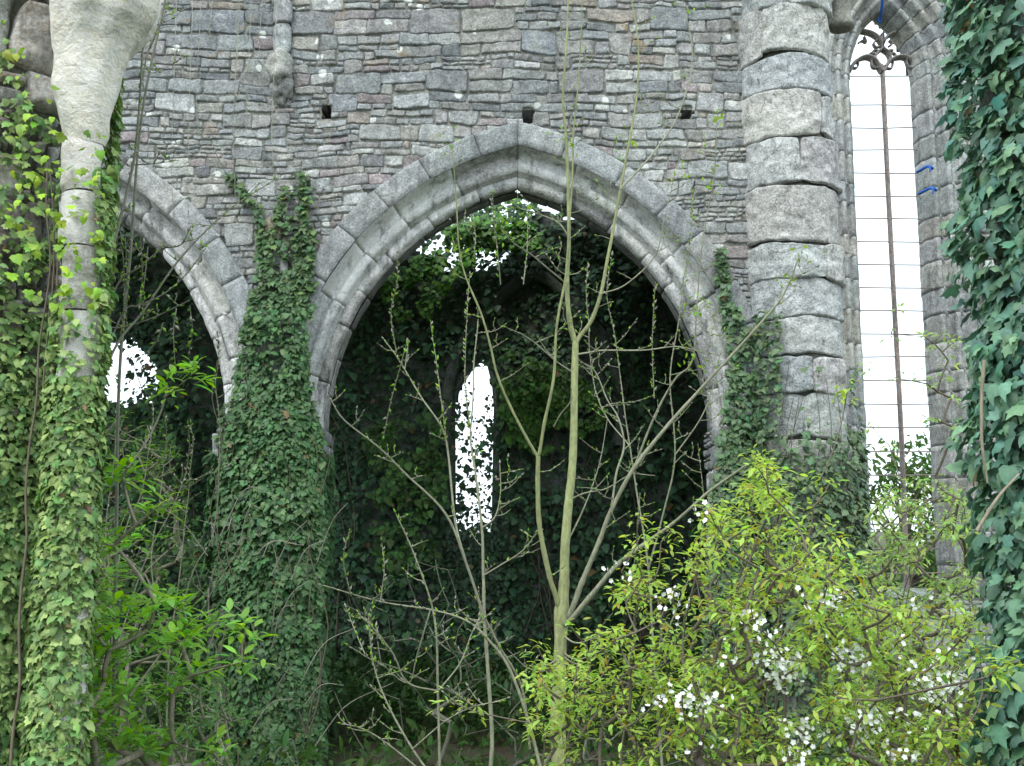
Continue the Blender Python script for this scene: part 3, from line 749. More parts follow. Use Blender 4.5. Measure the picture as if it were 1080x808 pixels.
# ================================================================ IVY
def samp(poly, n, dens=None):
    xs = [p[0] for p in poly]; ys = [p[1] for p in poly]; out = []
    tot = 0
    while tot < n:
        a = rg.uniform(min(xs), max(xs), 4*n); b = rg.uniform(min(ys), max(ys), 4*n); k = poly_in(a, b, poly)
        if dens is not None: k &= rg.random(len(a)) < dens(a, b)
        out.append(np.stack([a[k], b[k]], 1)); tot += k.sum()
    return np.vstack(out)[:n]
def clump(px, py, s=28, seed=0): return fbm(np.stack([px/s, py/s, px*0+seed], 1), 200+seed, 2)
def ivy_plane(mb, poly, Y0, bulge, n, size, base, dens=None, cx=None, hw_=None, tpl=IVY, fc=IVYF, lumpy=.5, **kw):
    p = samp(poly, n, dens); px, py = p[:, 0], p[:, 1]
    lat = np.zeros(n) if cx is None else np.clip((px-cx)/hw_, -1, 1)
    bl = bulge*np.sqrt(np.maximum(.05, 1-lat**2))*(1+lumpy*clump(px, py))
    Y = Y0-.015-bl*rg.random(n)**.45
    P = Wn(px, py, Y); nor = np.stack([lat*.9, -np.ones(n), np.zeros(n)], 1)
    ivy_leaves(mb, P, nor, size, base, tpl, fc, **kw); return P
def vine_stems(mb, starts, Y, ytop, n, wob=12, r=.008, col=(.10, .085, .06)):
    for k in range(n):
        x = rnd.choice(starts)+rnd.uniform(-20, 20); y = 820; pts = []
        yt = ytop+rnd.uniform(0, 200)
        while y > yt: pts.append(W(x, y, Y-rnd.uniform(0.01, .08))); y -= 40; x += rnd.uniform(-wob, wob)
        if len(pts) > 2: tube(mb, smooth_path(pts, 3, .01), r*1.4, r*.5, col, 5)
G_C = (.065, .14, .05)
# ---- centre pier
iv = empty('ivy', (-2.8, 11.85, 0), 'dark ivy sheathing the pier between the two arches, thin strands climbing above', 'ivy')
mb = MB()
body = [(262, 322), (255, 345), (252, 372), (248, 400), (246, 430), (240, 455), (232, 475), (230, 500), (228, 540), (226, 580), (226, 640), (222, 720), (222, 830), (342, 830), (342, 740), (336, 660), (342, 600), (344, 560), (338, 520), (342, 480), (340, 455), (334, 440), (326, 440), (326, 400), (326, 360), (322, 330), (316, 318), (300, 330), (282, 320)]
ivy_plane(mb, body, 11.93, .24, 12500, .070, G_C, cx=285, hw_=66, lift=.75, dens=lambda a, b: np.clip((b-300)/110+.9*clump(a, b, 16, 51)+.1*np.abs(a-285)/30, .03, 1), alt=(.10, .17, .06), altp=.12)
for seg, w_, n in (([(240, 184), (256, 200), (268, 216), (276, 236), (279, 262), (276, 300), (270, 330)], 5, 210), ([(318, 180), (320, 210), (318, 236), (326, 252), (328, 276), (322, 300), (318, 330)], 7, 330), ([(302, 196), (296, 215), (290, 236), (284, 262), (284, 330)], 4, 170), ([(314, 238), (312, 280), (305, 320)], 5, 120)):
    s = np.array(seg, float); t = rg.random(n)*(len(s)-1.001); i = t.astype(int); f = (t-i)[:, None]; c = s[i]*(1-f)+s[i+1]*f+rg.normal(0, w_*.55, (n, 2))
    P = Wn(c[:, 0], c[:, 1], 11.93-.09*rg.random(n)); ivy_leaves(mb, P, np.tile([0, -1., 0], (n, 1)), .07, (.07, .125, .05), lift=.7, alt=(.12, .19, .06), altp=.2)
for side, xj in ((1, -2.24), (-1, -3.37)):
    n = 2600; Yj = rg.uniform(11.8, 12.75, n); z = rg.uniform(0, 3.5, n)
    ivy_leaves(mb, np.stack([xj+side*(.0+.07*rg.random(n)), Yj, z], 1), np.tile([side*1., -.2, 0], (n, 1)), .085, G_C)
ivy_plane(mb, [(274, 232), (300, 215), (330, 250), (330, 335), (258, 335), (268, 290)], 11.93, .07, 620, .065, (.07, .135, .05), lift=.7, dens=lambda a, b: np.clip((b-235)/140+.8*clump(a, b, 12, 53), .02, 1))
# sprigs on the pale arch foot
ivy_plane(mb, [(300, 455), (322, 380), (332, 400), (340, 470), (330, 500)], 11.9, .08, 130, .06, (.07, .12, .05))
ivy_plane(mb, [(226, 470), (232, 430), (246, 420), (250, 480)], 11.9, .08, 110, .06, (.07, .12, .05))
mb.build('foliage', M_LEAF, iv)
mb = MB(); vine_stems(mb, [240, 260, 285, 310, 330], 11.76, 330, 8)
for seg in ([(285, 330), (279, 262), (268, 216), (240, 184), (226, 160)], [(318, 330), (328, 276), (320, 236), (320, 180)], [(284, 330), (290, 236), (302, 196)]): tube(mb, smooth_path([W(a, b, 11.93) for a, b in seg], 5, .01), .008, .004, (.12, .11, .08), 5)
for k in range(26):     # dead stems straggling over the ivy
    x, y = rnd.uniform(215, 335), rnd.uniform(560, 830); a = rnd.uniform(-1, 1); L = rnd.uniform(40, 110); Yk = rnd.uniform(11.2, 11.6)
    tube(mb, smooth_path([W(x, y, Yk+.2), W(x+a*L*.4, y-L*.5, Yk), W(x+a*L*.9, y-L*.55+rnd.uniform(-25, 25), Yk-.1)], 6, .03), .007, .003, (.30, .27, .22), 5)
mb.build('stem', M_BARK, iv, True)
# ---- round pier
iv = empty('ivy', (3.0, 11.6, 0), 'mid green ivy climbing the foot of the round pier and the arch beside it', 'ivy')
mb = MB()
p1 = [(758, 300), (766, 288), (776, 318), (788, 345), (800, 352), (800, 400), (812, 470), (812, 830), (735, 830), (745, 640), (752, 520), (757, 470), (766, 420), (768, 370), (760, 330)]
ivy_plane(mb, p1, 11.9, .14, 5200, .068, (.085, .15, .07), cx=780, hw_=60, lift=.75, dens=lambda a, b: np.where(b < 470, .62+.5*clump(a, b, 22), 1), alt=(.12, .2, .08), altp=.15)
ivy_plane(mb, [(754, 262), (764, 260), (770, 300), (764, 330), (756, 300)], 11.88, .05, 110, .07, (.07, .12, .05), lift=.7)
def cyl_ivy(mb, C, R, thick, n, size, base, dens, zr, seed=0, tpl=IVY, fc=IVYF, ang=(-PI, PI), lumpy=.5, **kw):
    got = 0; out = []
    while got < n:
        a = rg.uniform(*ang, 2*n); z = rg.uniform(*zr, 2*n)
        q = np.stack([np.cos(a)*R*4, np.sin(a)*R*4, z*3], 1); lm = 1+lumpy*fbm(q, 300+seed, 2)
        rr = R+.01+thick*lm*rg.random(2*n)**.5
        P = np.stack([C[0]+rr*np.sin(a), C[1]-rr*np.cos(a), z], 1); x, y = proj(P)
        front = np.abs(a) < 1.75
        k = (rg.random(2*n) < dens(x, y, front)); out.append((P[k], a[k])); got += k.sum()
    P = np.vstack([o[0] for o in out])[:n]; a = np.concatenate([o[1] for o in out])[:n]
    ivy_leaves(mb, P, np.stack([np.sin(a), -np.cos(a), 0*a], 1), size, base, tpl, fc, **kw)
def d_rp(x, y, fr):
    d = np.where(y > 480, 1.0, 0.0); d = np.where((y > 455) & (y <= 480), .55+.6*clump(x, y, 25, 2), d)
    d = np.where((x > 798) & (x < 825-(y-330)*.02) & (y > 325) & (y <= 480), .75, d)
    st = (np.abs(np.sin(x*.17+np.sin(y*.05)*1.2)) < .22)&(x > 845)&(y > 385)&(y <= 480)
    return np.where(st, .35, np.clip(d, 0, 1))
cyl_ivy(mb, pc, .60, .13, 12000, .068, (.09, .15, .07), d_rp, (-.1, 5.6), 1, lift=.7, alt=(.14, .2, .1), altp=.18)
mb.build('foliage', M_LEAF, iv)
mb = MB(); vine_stems(mb, [770, 790, 812, 830], 11.55, 360, 12)
for x0 in (862, 874, 884): tube(mb, smooth_path([W(x0, 500, 11.46), W(x0+3, 450, 11.46), W(x0-3, 400, 11.46)], 5, .01), .006, .003, (.13, .11, .08), 5)
mb.build('stem', M_BARK, iv, True)
# ---- near left pier
iv = empty('ivy', (-2.5, 5.3, 0), 'yellow green ivy hanging thickly over the near pier at the left edge', 'ivy')
mb = MB()
def d_lp(x, y, fr):
    d = np.clip((y-300)/110, 0, 1)*.97
    up = ((x < 30) & (y > 40)) * .28*(1+clump(x, y, 30, 4)*1.5) + ((x > 22) & (x < 72) & (y > 120)) * np.clip(.25+clump(x, y, 20, 5)*1.6, 0, 1)*.5
    d = np.maximum(d, np.clip(up, 0, 1)); d = np.where((x > 72) & (x < 104) & (y < 400), d*.12, d)
    return np.where(fr, np.clip(d, 0, 1), .5)
cyl_ivy(mb, LC, .62, .08, 21000, .047, (.15, .25, .075), d_lp, (.7, 5.5), 3, ang=(-1.2, 2.4), jitter=.45, lift=.6, var=.3, alt=(.27, .37, .12), altp=.25)
# over the attached shaft and its right edge
def d_sh(x, y, fr): 
    d = np.where(x > 100, .45, .03)*(y > 175); d = np.where(y > 395, 1.0, np.where(y > 300, np.maximum(d, .25), d)); return d
cyl_ivy(mb, (W(87, 300, 5.42)[0]-.0, 5.42), .092, .045, 6500, .044, (.165, .27, .08), d_sh, (1.0, 4.6), 4, lift=.6, jitter=.45, alt=(.30, .40, .13), altp=.25)
n = 130; c = samp([(2, 10), (30, 60), (60, 90), (70, 160), (110, 110), (112, 240), (106, 330), (60, 330), (10, 300)], n); P = Wn(c[:, 0], c[:, 1], 5.25); ivy_leaves(mb, P[c[:, 0] > 0], np.tile([.2, -1., 0], (n, 1)), .045, (.22, .36, .03), jitter=.5)
mb.build('foliage', M_LEAF, iv)
mb = MB()
for k in range(4):
    x = rnd.uniform(5, 92); pts = []; y = 820; yt = rnd.uniform(60, 300)
    while y > yt: pts.append(W(x+(820-y)*.03, y, 5.42+(.0 if x > 70 else .02))); y -= 50; x += rnd.uniform(-6, 6)
    tube(mb, smooth_path(pts, 3, .01), .009, .004, (.14, .11, .08), 5)
mb.build('stem', M_BARK, iv, True)
# ---- near right pier
iv = empty('ivy', (2.4, 4.5, 0), 'blue green large leaved ivy covering the pier at the right edge', 'ivy')
mb = MB()
cyl_ivy(mb, RC, .52, .15, 13500, .072, (.12, .235, .16), lambda x, y, fr: np.where(fr, 1., .4), (.4, 5.9), 5, ang=(-2.3, 1.6), lumpy=1.0, lift=.6, jitter=.42, var=.22, alt=(.19, .33, .18), altp=.2)
mb.build('foliage', M_LEAF, iv)
mb = MB()
for seg in ([(1038, 380), (1035, 420), (1036, 470), (1042, 510)], [(1030, 560), (1052, 525), (1075, 500)]): tube(mb, smooth_path([W(a, b, 4.22) for a, b in seg], 6, .005), .008, .005, (.28, .24, .17), 5)
mb.build('stem', M_BARK, iv, True)
# ---- aisle back wall
iv = empty('ivy', (-2, 17.3, 0), 'shaded dark ivy curtain over the aisle back wall, half veiling the lancet', 'ivy')
mb = MB()
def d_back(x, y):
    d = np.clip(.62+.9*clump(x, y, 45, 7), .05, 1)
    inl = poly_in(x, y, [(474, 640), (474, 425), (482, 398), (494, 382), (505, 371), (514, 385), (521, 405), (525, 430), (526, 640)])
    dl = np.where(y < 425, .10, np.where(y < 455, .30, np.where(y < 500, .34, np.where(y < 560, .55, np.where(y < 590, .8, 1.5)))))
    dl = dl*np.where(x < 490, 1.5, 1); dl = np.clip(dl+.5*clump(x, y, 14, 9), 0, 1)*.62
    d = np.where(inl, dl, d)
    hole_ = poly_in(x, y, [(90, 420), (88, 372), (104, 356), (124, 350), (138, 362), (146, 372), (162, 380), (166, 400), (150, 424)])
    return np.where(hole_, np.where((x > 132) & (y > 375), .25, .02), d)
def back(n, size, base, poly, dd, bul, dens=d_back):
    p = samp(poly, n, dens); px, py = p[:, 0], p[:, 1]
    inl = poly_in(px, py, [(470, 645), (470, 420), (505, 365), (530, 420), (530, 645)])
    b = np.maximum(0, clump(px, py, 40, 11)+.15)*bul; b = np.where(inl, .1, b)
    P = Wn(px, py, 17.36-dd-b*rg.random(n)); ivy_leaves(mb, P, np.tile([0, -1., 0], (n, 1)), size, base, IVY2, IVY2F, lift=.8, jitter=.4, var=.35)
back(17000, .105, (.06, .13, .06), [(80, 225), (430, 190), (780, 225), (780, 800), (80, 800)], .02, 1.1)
back(1500, .10, (.07, .16, .03), [(530, 365), (560, 375), (620, 400), (640, 440), (600, 470), (540, 480), (528, 430)], .5, .6, dens=lambda a, b: np.clip(.5+clump(a, b, 16, 3)*1.4, 0, 1))  # greener clump, the light falling on it put into the leaf colour
back(1400, .10, (.09, .22, .03), [(395, 300), (430, 275), (470, 240), (520, 222), (560, 235), (575, 262), (520, 262), (480, 290), (455, 330), (420, 335)], .5, .7, dens=lambda a, b: np.clip(.5+clump(a, b, 14, 4)*1.4, 0, 1))  # brighter clump, light from the roof gap put into the leaf colour
back(420, .09, (.14, .32, .03), [(470, 225), (500, 210), (545, 206), (560, 225), (540, 250), (500, 260), (465, 255)], -.3, .5, dens=lambda a, b: np.clip(.45+clump(a, b, 9, 6)*1.6, 0, 1))  # brightest leaves by the sky gap, their lighting put into the colour
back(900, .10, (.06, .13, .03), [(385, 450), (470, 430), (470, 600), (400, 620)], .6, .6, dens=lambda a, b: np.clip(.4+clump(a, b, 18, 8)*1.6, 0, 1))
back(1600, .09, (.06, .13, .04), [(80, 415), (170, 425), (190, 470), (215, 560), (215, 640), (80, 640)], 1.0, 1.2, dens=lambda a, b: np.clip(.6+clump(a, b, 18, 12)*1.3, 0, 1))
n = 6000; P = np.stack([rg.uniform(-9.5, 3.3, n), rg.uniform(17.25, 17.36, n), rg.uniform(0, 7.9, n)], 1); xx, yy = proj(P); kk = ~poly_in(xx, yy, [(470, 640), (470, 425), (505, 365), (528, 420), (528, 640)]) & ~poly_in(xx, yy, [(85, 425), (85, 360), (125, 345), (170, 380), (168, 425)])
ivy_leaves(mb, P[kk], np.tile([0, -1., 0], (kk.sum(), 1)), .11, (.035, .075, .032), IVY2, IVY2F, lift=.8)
def lan(n, size, poly, dens, Ya, Yb):
    p = samp(poly, n, dens); P = Wn(p[:, 0], p[:, 1], rg.uniform(Ya, Yb, n)); ivy_leaves(mb, P, np.tile([0, -1., 0], (n, 1)), size, (.05, .09, .05), IVY2, IVY2F, lift=.5, jitter=.5)
LP = [(470, 640), (472, 425), (480, 398), (494, 382), (505, 371), (514, 385), (521, 405), (526, 430), (530, 640)]
lan(1350, .056, LP, lambda a, b: np.clip(np.interp(b, [370, 420, 440, 455, 500, 540, 590, 640], [.04, .12, .32, .42, .5, .7, 1, 1])+.6*clump(a, b, 9, 41)+np.clip((488-a)/14, 0, 1)*np.clip((b-395)/20, 0, 1)*.5+np.clip((a-514)/10, 0, 1)*.3+np.where(b < 400, (487-a)*.01, 0), 0, 1), 17.1, 17.5)
lan(1100, .08, LP, lambda a, b: np.clip((b-550)/25, 0, 1), 17.0, 17.3)
lan(330, .075, [(84, 432), (84, 350), (125, 340), (172, 370), (176, 432)], lambda a, b: np.clip(1.1*np.hypot((a-118)/42, (b-392)/36)**4+np.where((a > 132) & (b > 378), .35, 0)+.5*clump(a, b, 9, 42)-.45, 0, 1), 17.1, 17.5)
lan(160, .07, [(468, 250), (475, 222), (500, 208), (540, 204), (560, 214), (540, 245), (500, 255)], lambda a, b: np.clip(.4+clump(a, b, 8, 43), 0, 1), 17.0, 18.0)
mb.build('foliage', M_LEAF, iv)
mb = MB(); vine_stems(mb, [380, 420, 560, 600, 650, 700, 150, 200], 17.25, 300, 22, 20, .014)
mb.build('stem', M_BARK, iv, True)
mb = MB()   # aisle undergrowth
n = 15000; x = rg.uniform(-9, 3.3, n); y = rg.uniform(12.6, 17.3, n); z = gh(x, y)+.75*rg.random(n)**1.2*(1+.5*fbm(np.stack([x, y, x*0], 1), 9, 2))+.05
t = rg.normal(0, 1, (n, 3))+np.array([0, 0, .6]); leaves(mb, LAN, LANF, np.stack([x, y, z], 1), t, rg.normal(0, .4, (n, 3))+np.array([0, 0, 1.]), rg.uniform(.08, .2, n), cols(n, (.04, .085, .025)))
n = 5000; x = rg.uniform(-5, 5, n); y = rg.uniform(5.2, 12, n); z = gh(x, y)+.45*rg.random(n)**1.3+.04
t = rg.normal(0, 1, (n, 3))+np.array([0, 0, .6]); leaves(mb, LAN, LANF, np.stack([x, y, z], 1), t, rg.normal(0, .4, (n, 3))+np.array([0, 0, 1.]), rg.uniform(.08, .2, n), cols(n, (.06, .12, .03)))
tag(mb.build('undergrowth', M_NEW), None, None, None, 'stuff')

# ================================================================ TREES BEYOND
def crown_tree(name, loc, r, h, n, base, label, size=.3, group=None):
    o = empty(name, loc, label, 'tree', group); mw_ = MB(); ml = MB(); L0 = np.array(loc, float)
    top = L0+np.array([rnd.uniform(-.3, .3), 0, h*.75]); tube(mw_, smooth_path([L0, (L0+top)/2+np.array([.15, 0, 0]), top], 6, .1), .16, .05, (.12, .10, .08), 8)
    cs_ = []
    for k in range(34):
        a = rnd.uniform(0, 2*PI); zz = rnd.uniform(.18, 1); rr = r*math.sqrt(max(.05, 1-(2*zz-1.05)**2))*rnd.uniform(.35, 1)
        c = L0+np.array([rr*math.cos(a), rr*math.sin(a), h*zz]); cs_.append(c)
        b0 = L0+(top-L0)*min(.95, zz*.8); tube(mw_, smooth_path([b0, (b0+c)/2+np.array([0, 0, -.1]), c], 4, .08), .04, .01, (.12, .10, .08), 5)
    cs_ = np.array(cs_); i = rg.integers(0, len(cs_), n); P = cs_[i]+rg.normal(0, r*.17, (n, 3))
    leaves(ml, LAN, LANF, P, rg.normal(0, 1, (n, 3))+np.array([0, 0, -.2]), rg.normal(0, .6, (n, 3))+np.array([0, 0, 1.]), size*rg.uniform(.6, 1.3, n), cols(n, base))
    mw_.build('trunk', M_BARK, o, True); ml.build('crown', M_NEW, o)
crown_tree('tree', (9.0, 24, 0), 2.0, 4.0, 2600, (.08, .15, .04), 'pale green tree beyond the foot of the tall window, nearest its mullion', .22)
crown_tree('tree', (11.8, 27, 0), 2.2, 4.8, 2600, (.06, .12, .04), 'dull green tree beyond the lower right corner of the tall window', .24)
crown_tree('tree', (-1.0, 26, 0), 2.0, 2.2, 2200, (.05, .10, .03), 'low bushy tree outside, behind the foot of the lancet veiled by ivy', .25)

# ================================================================ YOUNG TREE
TB = (.27, .29, .13); TG = (.25, .25, .17)
def px_path(pts, Y, Y2=None, sub=6, wob=.0):
    Y2 = Y if Y2 is None else Y2; n = len(pts)
    return smooth_path([W(a, b, Y+(Y2-Y)*i/(n-1)) for i, (a, b) in enumerate(pts)], sub, wob)
def at_path(P, t):
    f = t*(len(P)-1); i = min(int(f), len(P)-2); f -= i; return P[i]*(1-f)+P[i+1]*f, (P[i+1]-P[i])/max(1e-6, np.linalg.norm(P[i+1]-P[i]))
def buds(mb, P, space, size, base, start=.15, tpl=BUD, fc=BUDF, spread=.6, jit=.3, alt=None, altp=0):
    L = np.linalg.norm(np.diff(P, axis=0), axis=1).sum(); n = max(2, int(L*(1-start)/space)); pos = []; tip = []
    for k in range(n):
        p, t = at_path(P, start+(1-start)*(k+rnd.uniform(0, .5))/n); s = np.cross(t, rg.normal(0, 1, 3)); s /= max(1e-6, np.linalg.norm(s)); pos.append(p); tip.append(t+s*spread+np.array([0, 0, .25]))
    pos.append(P[-1]); tip.append(P[-1]-P[-2]); n = len(pos)
    leaves(mb, tpl, fc, np.array(pos), np.array(tip), rg.normal(0, 1, (n, 3)), size*rg.uniform(.6, 1.4, n), cols(n, base, alt=alt, altp=altp))
def twiglets(mw_, mbud, P, n, L, r, col, base, start=.25, space=.05, size=.03, up=.7, alt=None, altp=0):
    for k in range(n):
        p, t = at_path(P, start+(1-start)*(k+rnd.random())/n*.98)
        s = np.array([rnd.choice((-1, 1))*rnd.uniform(.5, 1), rnd.uniform(-.6, .6), rnd.uniform(-.1, .5)])
        l = L*rnd.uniform(.4, 1.3); d = s/np.linalg.norm(s); q1 = p+d*l*.4+np.array([0, 0, up*l*.1]); q2 = p+d*l*.8+np.array([0, 0, up*l*rnd.uniform(.1, .5)]); 
        Q = smooth_path([p, q1, q2], 4, .012); tube(mw_, Q, r, r*.45, col, 4, .3); buds(mbud, Q, space, size, base, .1, alt=alt, altp=altp)
        if rnd.random() < .5:
            p2, _ = at_path(Q, .5); Q2 = smooth_path([p2, p2+np.array([d[0]*-.3*l*.4, 0, l*.25]), p2+np.array([d[0]*-.1*l, 0, l*.5])], 3, .01); tube(mw_, Q2, r*.7, r*.35, col, 4); buds(mbud, Q2, space, size, base, .2, alt=alt, altp=altp)
YT0 = 7.6
yt = empty('young_tree', tuple(W(588, 900, YT0)*np.array([1, 1, 0])), 'slender young tree with pale olive bark and opening buds, centred before the main arch', 'tree')
yt.location.z = gh(0, YT0)
mt, mbud = MB(), MB(); GB = (.26, .40, .07); GA = (.36, .36, .26)
root = np.array(yt.location)
tr_ = np.vstack([smooth_path([root, (root+W(588, 759, YT0))/2+np.array([.02, 0, 0]), W(588, 759, YT0)], 5)[:-1], px_path([(588, 759), (590, 713), (592, 652), (595, 614), (596, 576), (600, 527), (603, 500), (605, 460), (606, 394), (607, 360)], YT0, YT0)])
R = np.interp(np.linspace(0, 1, len(tr_)), [0, .25, .5, 1], [.056, .046, .032, .023]); zz_ = tr_[:, 2]; zw = W(592, 648, YT0)[2]; R = R+.013*np.exp(-((zz_-zw)/.09)**2)
tube(mt, tr_, R, None, TB, 12, .12)
mt.build('trunk', M_BARK, yt, True)
BR = [  # points, r0, r1, n twigs, depth end, colour
 ([(607, 362), (602, 345), (599, 320), (598, 290), (600, 255), (599, 200), (597, 150), (594, 100), (597, 50), (600, -20)], .026, .006, 10, 7.5, TB),
 ([(592, 650), (587, 630), (580, 607), (569, 557), (566, 510), (567, 481)], .024, .018, 3, 7.4, TB),
 ([(567, 482), (551, 454), (534, 420), (524, 394), (517, 364), (507, 330), (490, 290), (484, 262), (482, 220), (476, 150)], .013, .004, 9, 7.2, TB),
 ([(567, 482), (569, 477), (574, 447), (584, 400), (587, 344), (596, 293), (601, 240), (604, 180), (606, 130), (612, 60), (616, -10)], .016, .004, 8, 7.3, TB),
 ([(607, 362), (612, 354), (624, 338), (634, 310), (642, 267), (654, 200), (664, 150), (672, 100), (673, 50), (664, -10)], .022, .005, 10, 7.7, TB),
 ([(593, 656), (602, 645), (614, 614), (633, 569), (645, 538), (669, 493), (701, 452), (738, 411), (779, 366), (816, 325), (832, 299), (843, 270)], .026, .005, 11, 7.2, TG),
 ([(593, 660), (603, 653), (622, 630), (652, 595), (687, 569), (706, 555), (744, 523), (787, 489)], .026, .008, 5, 6.9, TG),
 ([(608, 374), (622, 372), (637, 370), (680, 370), (715, 366), (745, 372)], .010, .004, 6, 7.3, TG),
 ([(645, 538), (650, 500), (658, 470), (652, 440), (640, 420), (628, 390), (612, 380)], .010, .004, 6, 7.8, TG),
 ([(669, 493), (690, 440), (712, 400), (730, 380), (735, 320), (740, 262), (752, 190), (757, 120)], .010, .003, 8, 7.2, TG),
 ([(598, 300), (580, 285), (560, 268), (540, 255), (528, 238)], .009, .003, 4, 7.2, TG),
 ([(600, 250), (590, 236), (575, 228), (548, 220)], .009, .003, 4, 7.6, TG),
 ([(584, 450), (592, 436), (601, 424), (602, 410)], .006, .004, 1, 7.5, TG),
 ([(596, 576), (612, 545), (625, 515), (632, 490), (640, 440)], .008, .003, 5, 7.9, TG),
 ([(601, 527), (617, 520), (640, 515), (665, 500), (690, 500)], .007, .003, 5, 7.4, TG),
 ([(654, 200), (690, 160), (715, 120), (730, 60), (720, 0)], .009, .003, 5, 7.9, TG),
 ([(606, 394), (585, 380), (565, 362), (548, 350)], .007, .003, 4, 7.5, TG),
 ([(634, 310), (660, 300), (690, 270), (700, 235), (712, 180)], .007, .003, 5, 7.3, TG)]
for pts, r0, r1, n, ye, c in BR:
    mt = MB(); P = px_path(pts, YT0, ye, 7, .012); tube(mt, P, r0*.78, r1*.8, c, 8, .3)
    twiglets(mt, mbud, P, int(n*.95), .22, .0036, TG, GB, alt=GA, altp=.35)
    mt.build('branch', M_BARK, yt, True)
for a, b in ((580, 693), (603, 668), (596, 690), (600, 686)):
    mt = MB(); s = 1 if a > 590 else -1; P = px_path([(591, b), (591+s*16, b+10), (591+s*34, b+9-s*4), (591+s*55, b-6)], YT0, YT0-.3, 5, .01); tube(mt, P, .008, .003, TG, 5); buds(mbud, P, .06, .02, GB, .4); mt.build('branch', M_BARK, yt, True)
# leafy yellow-green shoots high in the crown
LS = (.22, .36, .04)
for (x, y) in ((530, 240), (484, 262), (757, 120), (752, 190), (599, 150), (730, 380), (832, 299), (843, 270), (664, 150), (712, 180), (476, 150), (735, 320), (720, 0), (548, 220)):
    p = W(x, y, 7.25); n = 11; leaves(mbud, LAN, LANF, p+rg.normal(0, .05, (n, 3)), rg.normal(0, 1, (n, 3))+np.array([0, 0, .4]), rg.normal(0, 1, (n, 3))+np.array([0, -1, 0]), rg.uniform(.03, .055, n), cols(n, LS))
mbud.build('foliage', M_NEW, yt)

# ================================================================ SAPLINGS
def sapling(name, label, stems, Y, whip, base, rootpx, twn=4, twl=.17, col=TG, alt=(.42, .42, .34), altp=.4, group=None, sz=.032, cat='sapling'):
    r0_ = W(*rootpx, Y); x0, y0 = r0_[0], r0_[1]; o = empty(name, (x0, y0, float(gh(x0, y0))), label, cat, group); mw_, mb_ = MB(), MB()
    g = np.array([x0, y0, float(gh(x0, y0))])
    tube(mw_, smooth_path([g, g+(r0_-g)*.5+np.array([.03, 0, 0]), r0_], 5, .01), stems[0][1]*1.25, stems[0][1], col, 7)
    for pts, ra, rb in stems:
        P = px_path(pts, Y+rnd.uniform(-.05, .05) if pts[0] != stems[0][0][0] else Y, Y+rnd.uniform(-.35, .35), 6, .012); tube(mw_, P, ra, rb, col, 6, .15); twiglets(mw_, mb_, P, twn, twl, .0038, col, base, .3, .045, sz, alt=alt, altp=altp)
        buds(mb_, P, .06, sz, base, .35, alt=alt, altp=altp)
    for pts in whip:
        P = px_path(pts, Y, Y+rnd.uniform(-.3, .3), 6, .01); tube(mw_, P, .0042, .002, col, 4); buds(mb_, P, .028, sz*1.25, base, .05, spread=.9, alt=alt, altp=altp)
    mw_.build('stem', M_BARK, o, True); mb_.build('foliage', M_NEW, o); return o
WG = (.28, .44, .07)
sapling('sapling', 'thin grey forked sapling left of the young tree, crossing the bright lancet', [
 ([(515, 830), (519, 782), (515, 713), (511, 652), (510, 607), (508, 557), (502, 500), (497, 460), (500, 400), (503, 340)], .016, .004),
 ([(511, 652), (492, 595), (470, 542), (428, 500), (400, 472), (363, 444), (347, 420)], .011, .004),
 ([(492, 595), (480, 550), (472, 474), (464, 447), (444, 417), (427, 390), (417, 374), (405, 357)], .009, .003),
 ([(510, 607), (530, 595), (552, 580), (566, 560)], .007, .003), ([(508, 557), (522, 545), (527, 520), (526, 490)], .006, .003),
 ([(559, 790), (550, 725), (527, 683), (511, 652)], .009, .008)], 7.9,
 [[(418, 372), (412, 330), (418, 300), (419, 268)], [(427, 390), (430, 360), (418, 400), (404, 460)], [(472, 474), (465, 420), (460, 380), (455, 340)], [(497, 460), (490, 400), (493, 330), (496, 290)], [(528, 300), (524, 260), (520, 230), (519, 205)], [(500, 270), (502, 250), (500, 230)], [(552, 300), (556, 262), (556, 225)]], WG, (515, 830), 7)
sapling('sapling', 'low arching grey sapling with a long branch reaching left over the dark arch', [
 ([(575, 830), (559, 767), (538, 706), (515, 675), (492, 656), (454, 643), (401, 635), (340, 618)], .012, .004), ([(454, 643), (440, 690), (430, 720), (400, 700)], .005, .002)], 7.4,
 [[(401, 635), (405, 600), (403, 570)], [(370, 628), (362, 590), (368, 560)]], WG, (575, 830), 5)
sapling('sapling', 'spindly many stemmed sapling at the bottom left of the main arch', [
 ([(464, 830), (462, 729), (458, 652), (439, 591), (418, 542)], .009, .003), ([(464, 830), (435, 790), (409, 744), (393, 702), (388, 650)], .008, .003), ([(464, 830), (416, 790), (386, 770), (361, 763)], .006, .003),
 ([(462, 729), (430, 720), (415, 690), (395, 665), (380, 650)], .006, .003), ([(462, 729), (485, 700), (498, 670), (508, 650)], .005, .003), ([(435, 790), (470, 760), (500, 745), (530, 740)], .005, .003)], 7.0,
 [[(393, 702), (390, 670), (392, 640)], [(385, 690), (372, 660), (365, 640)]], WG, (464, 830), 6)
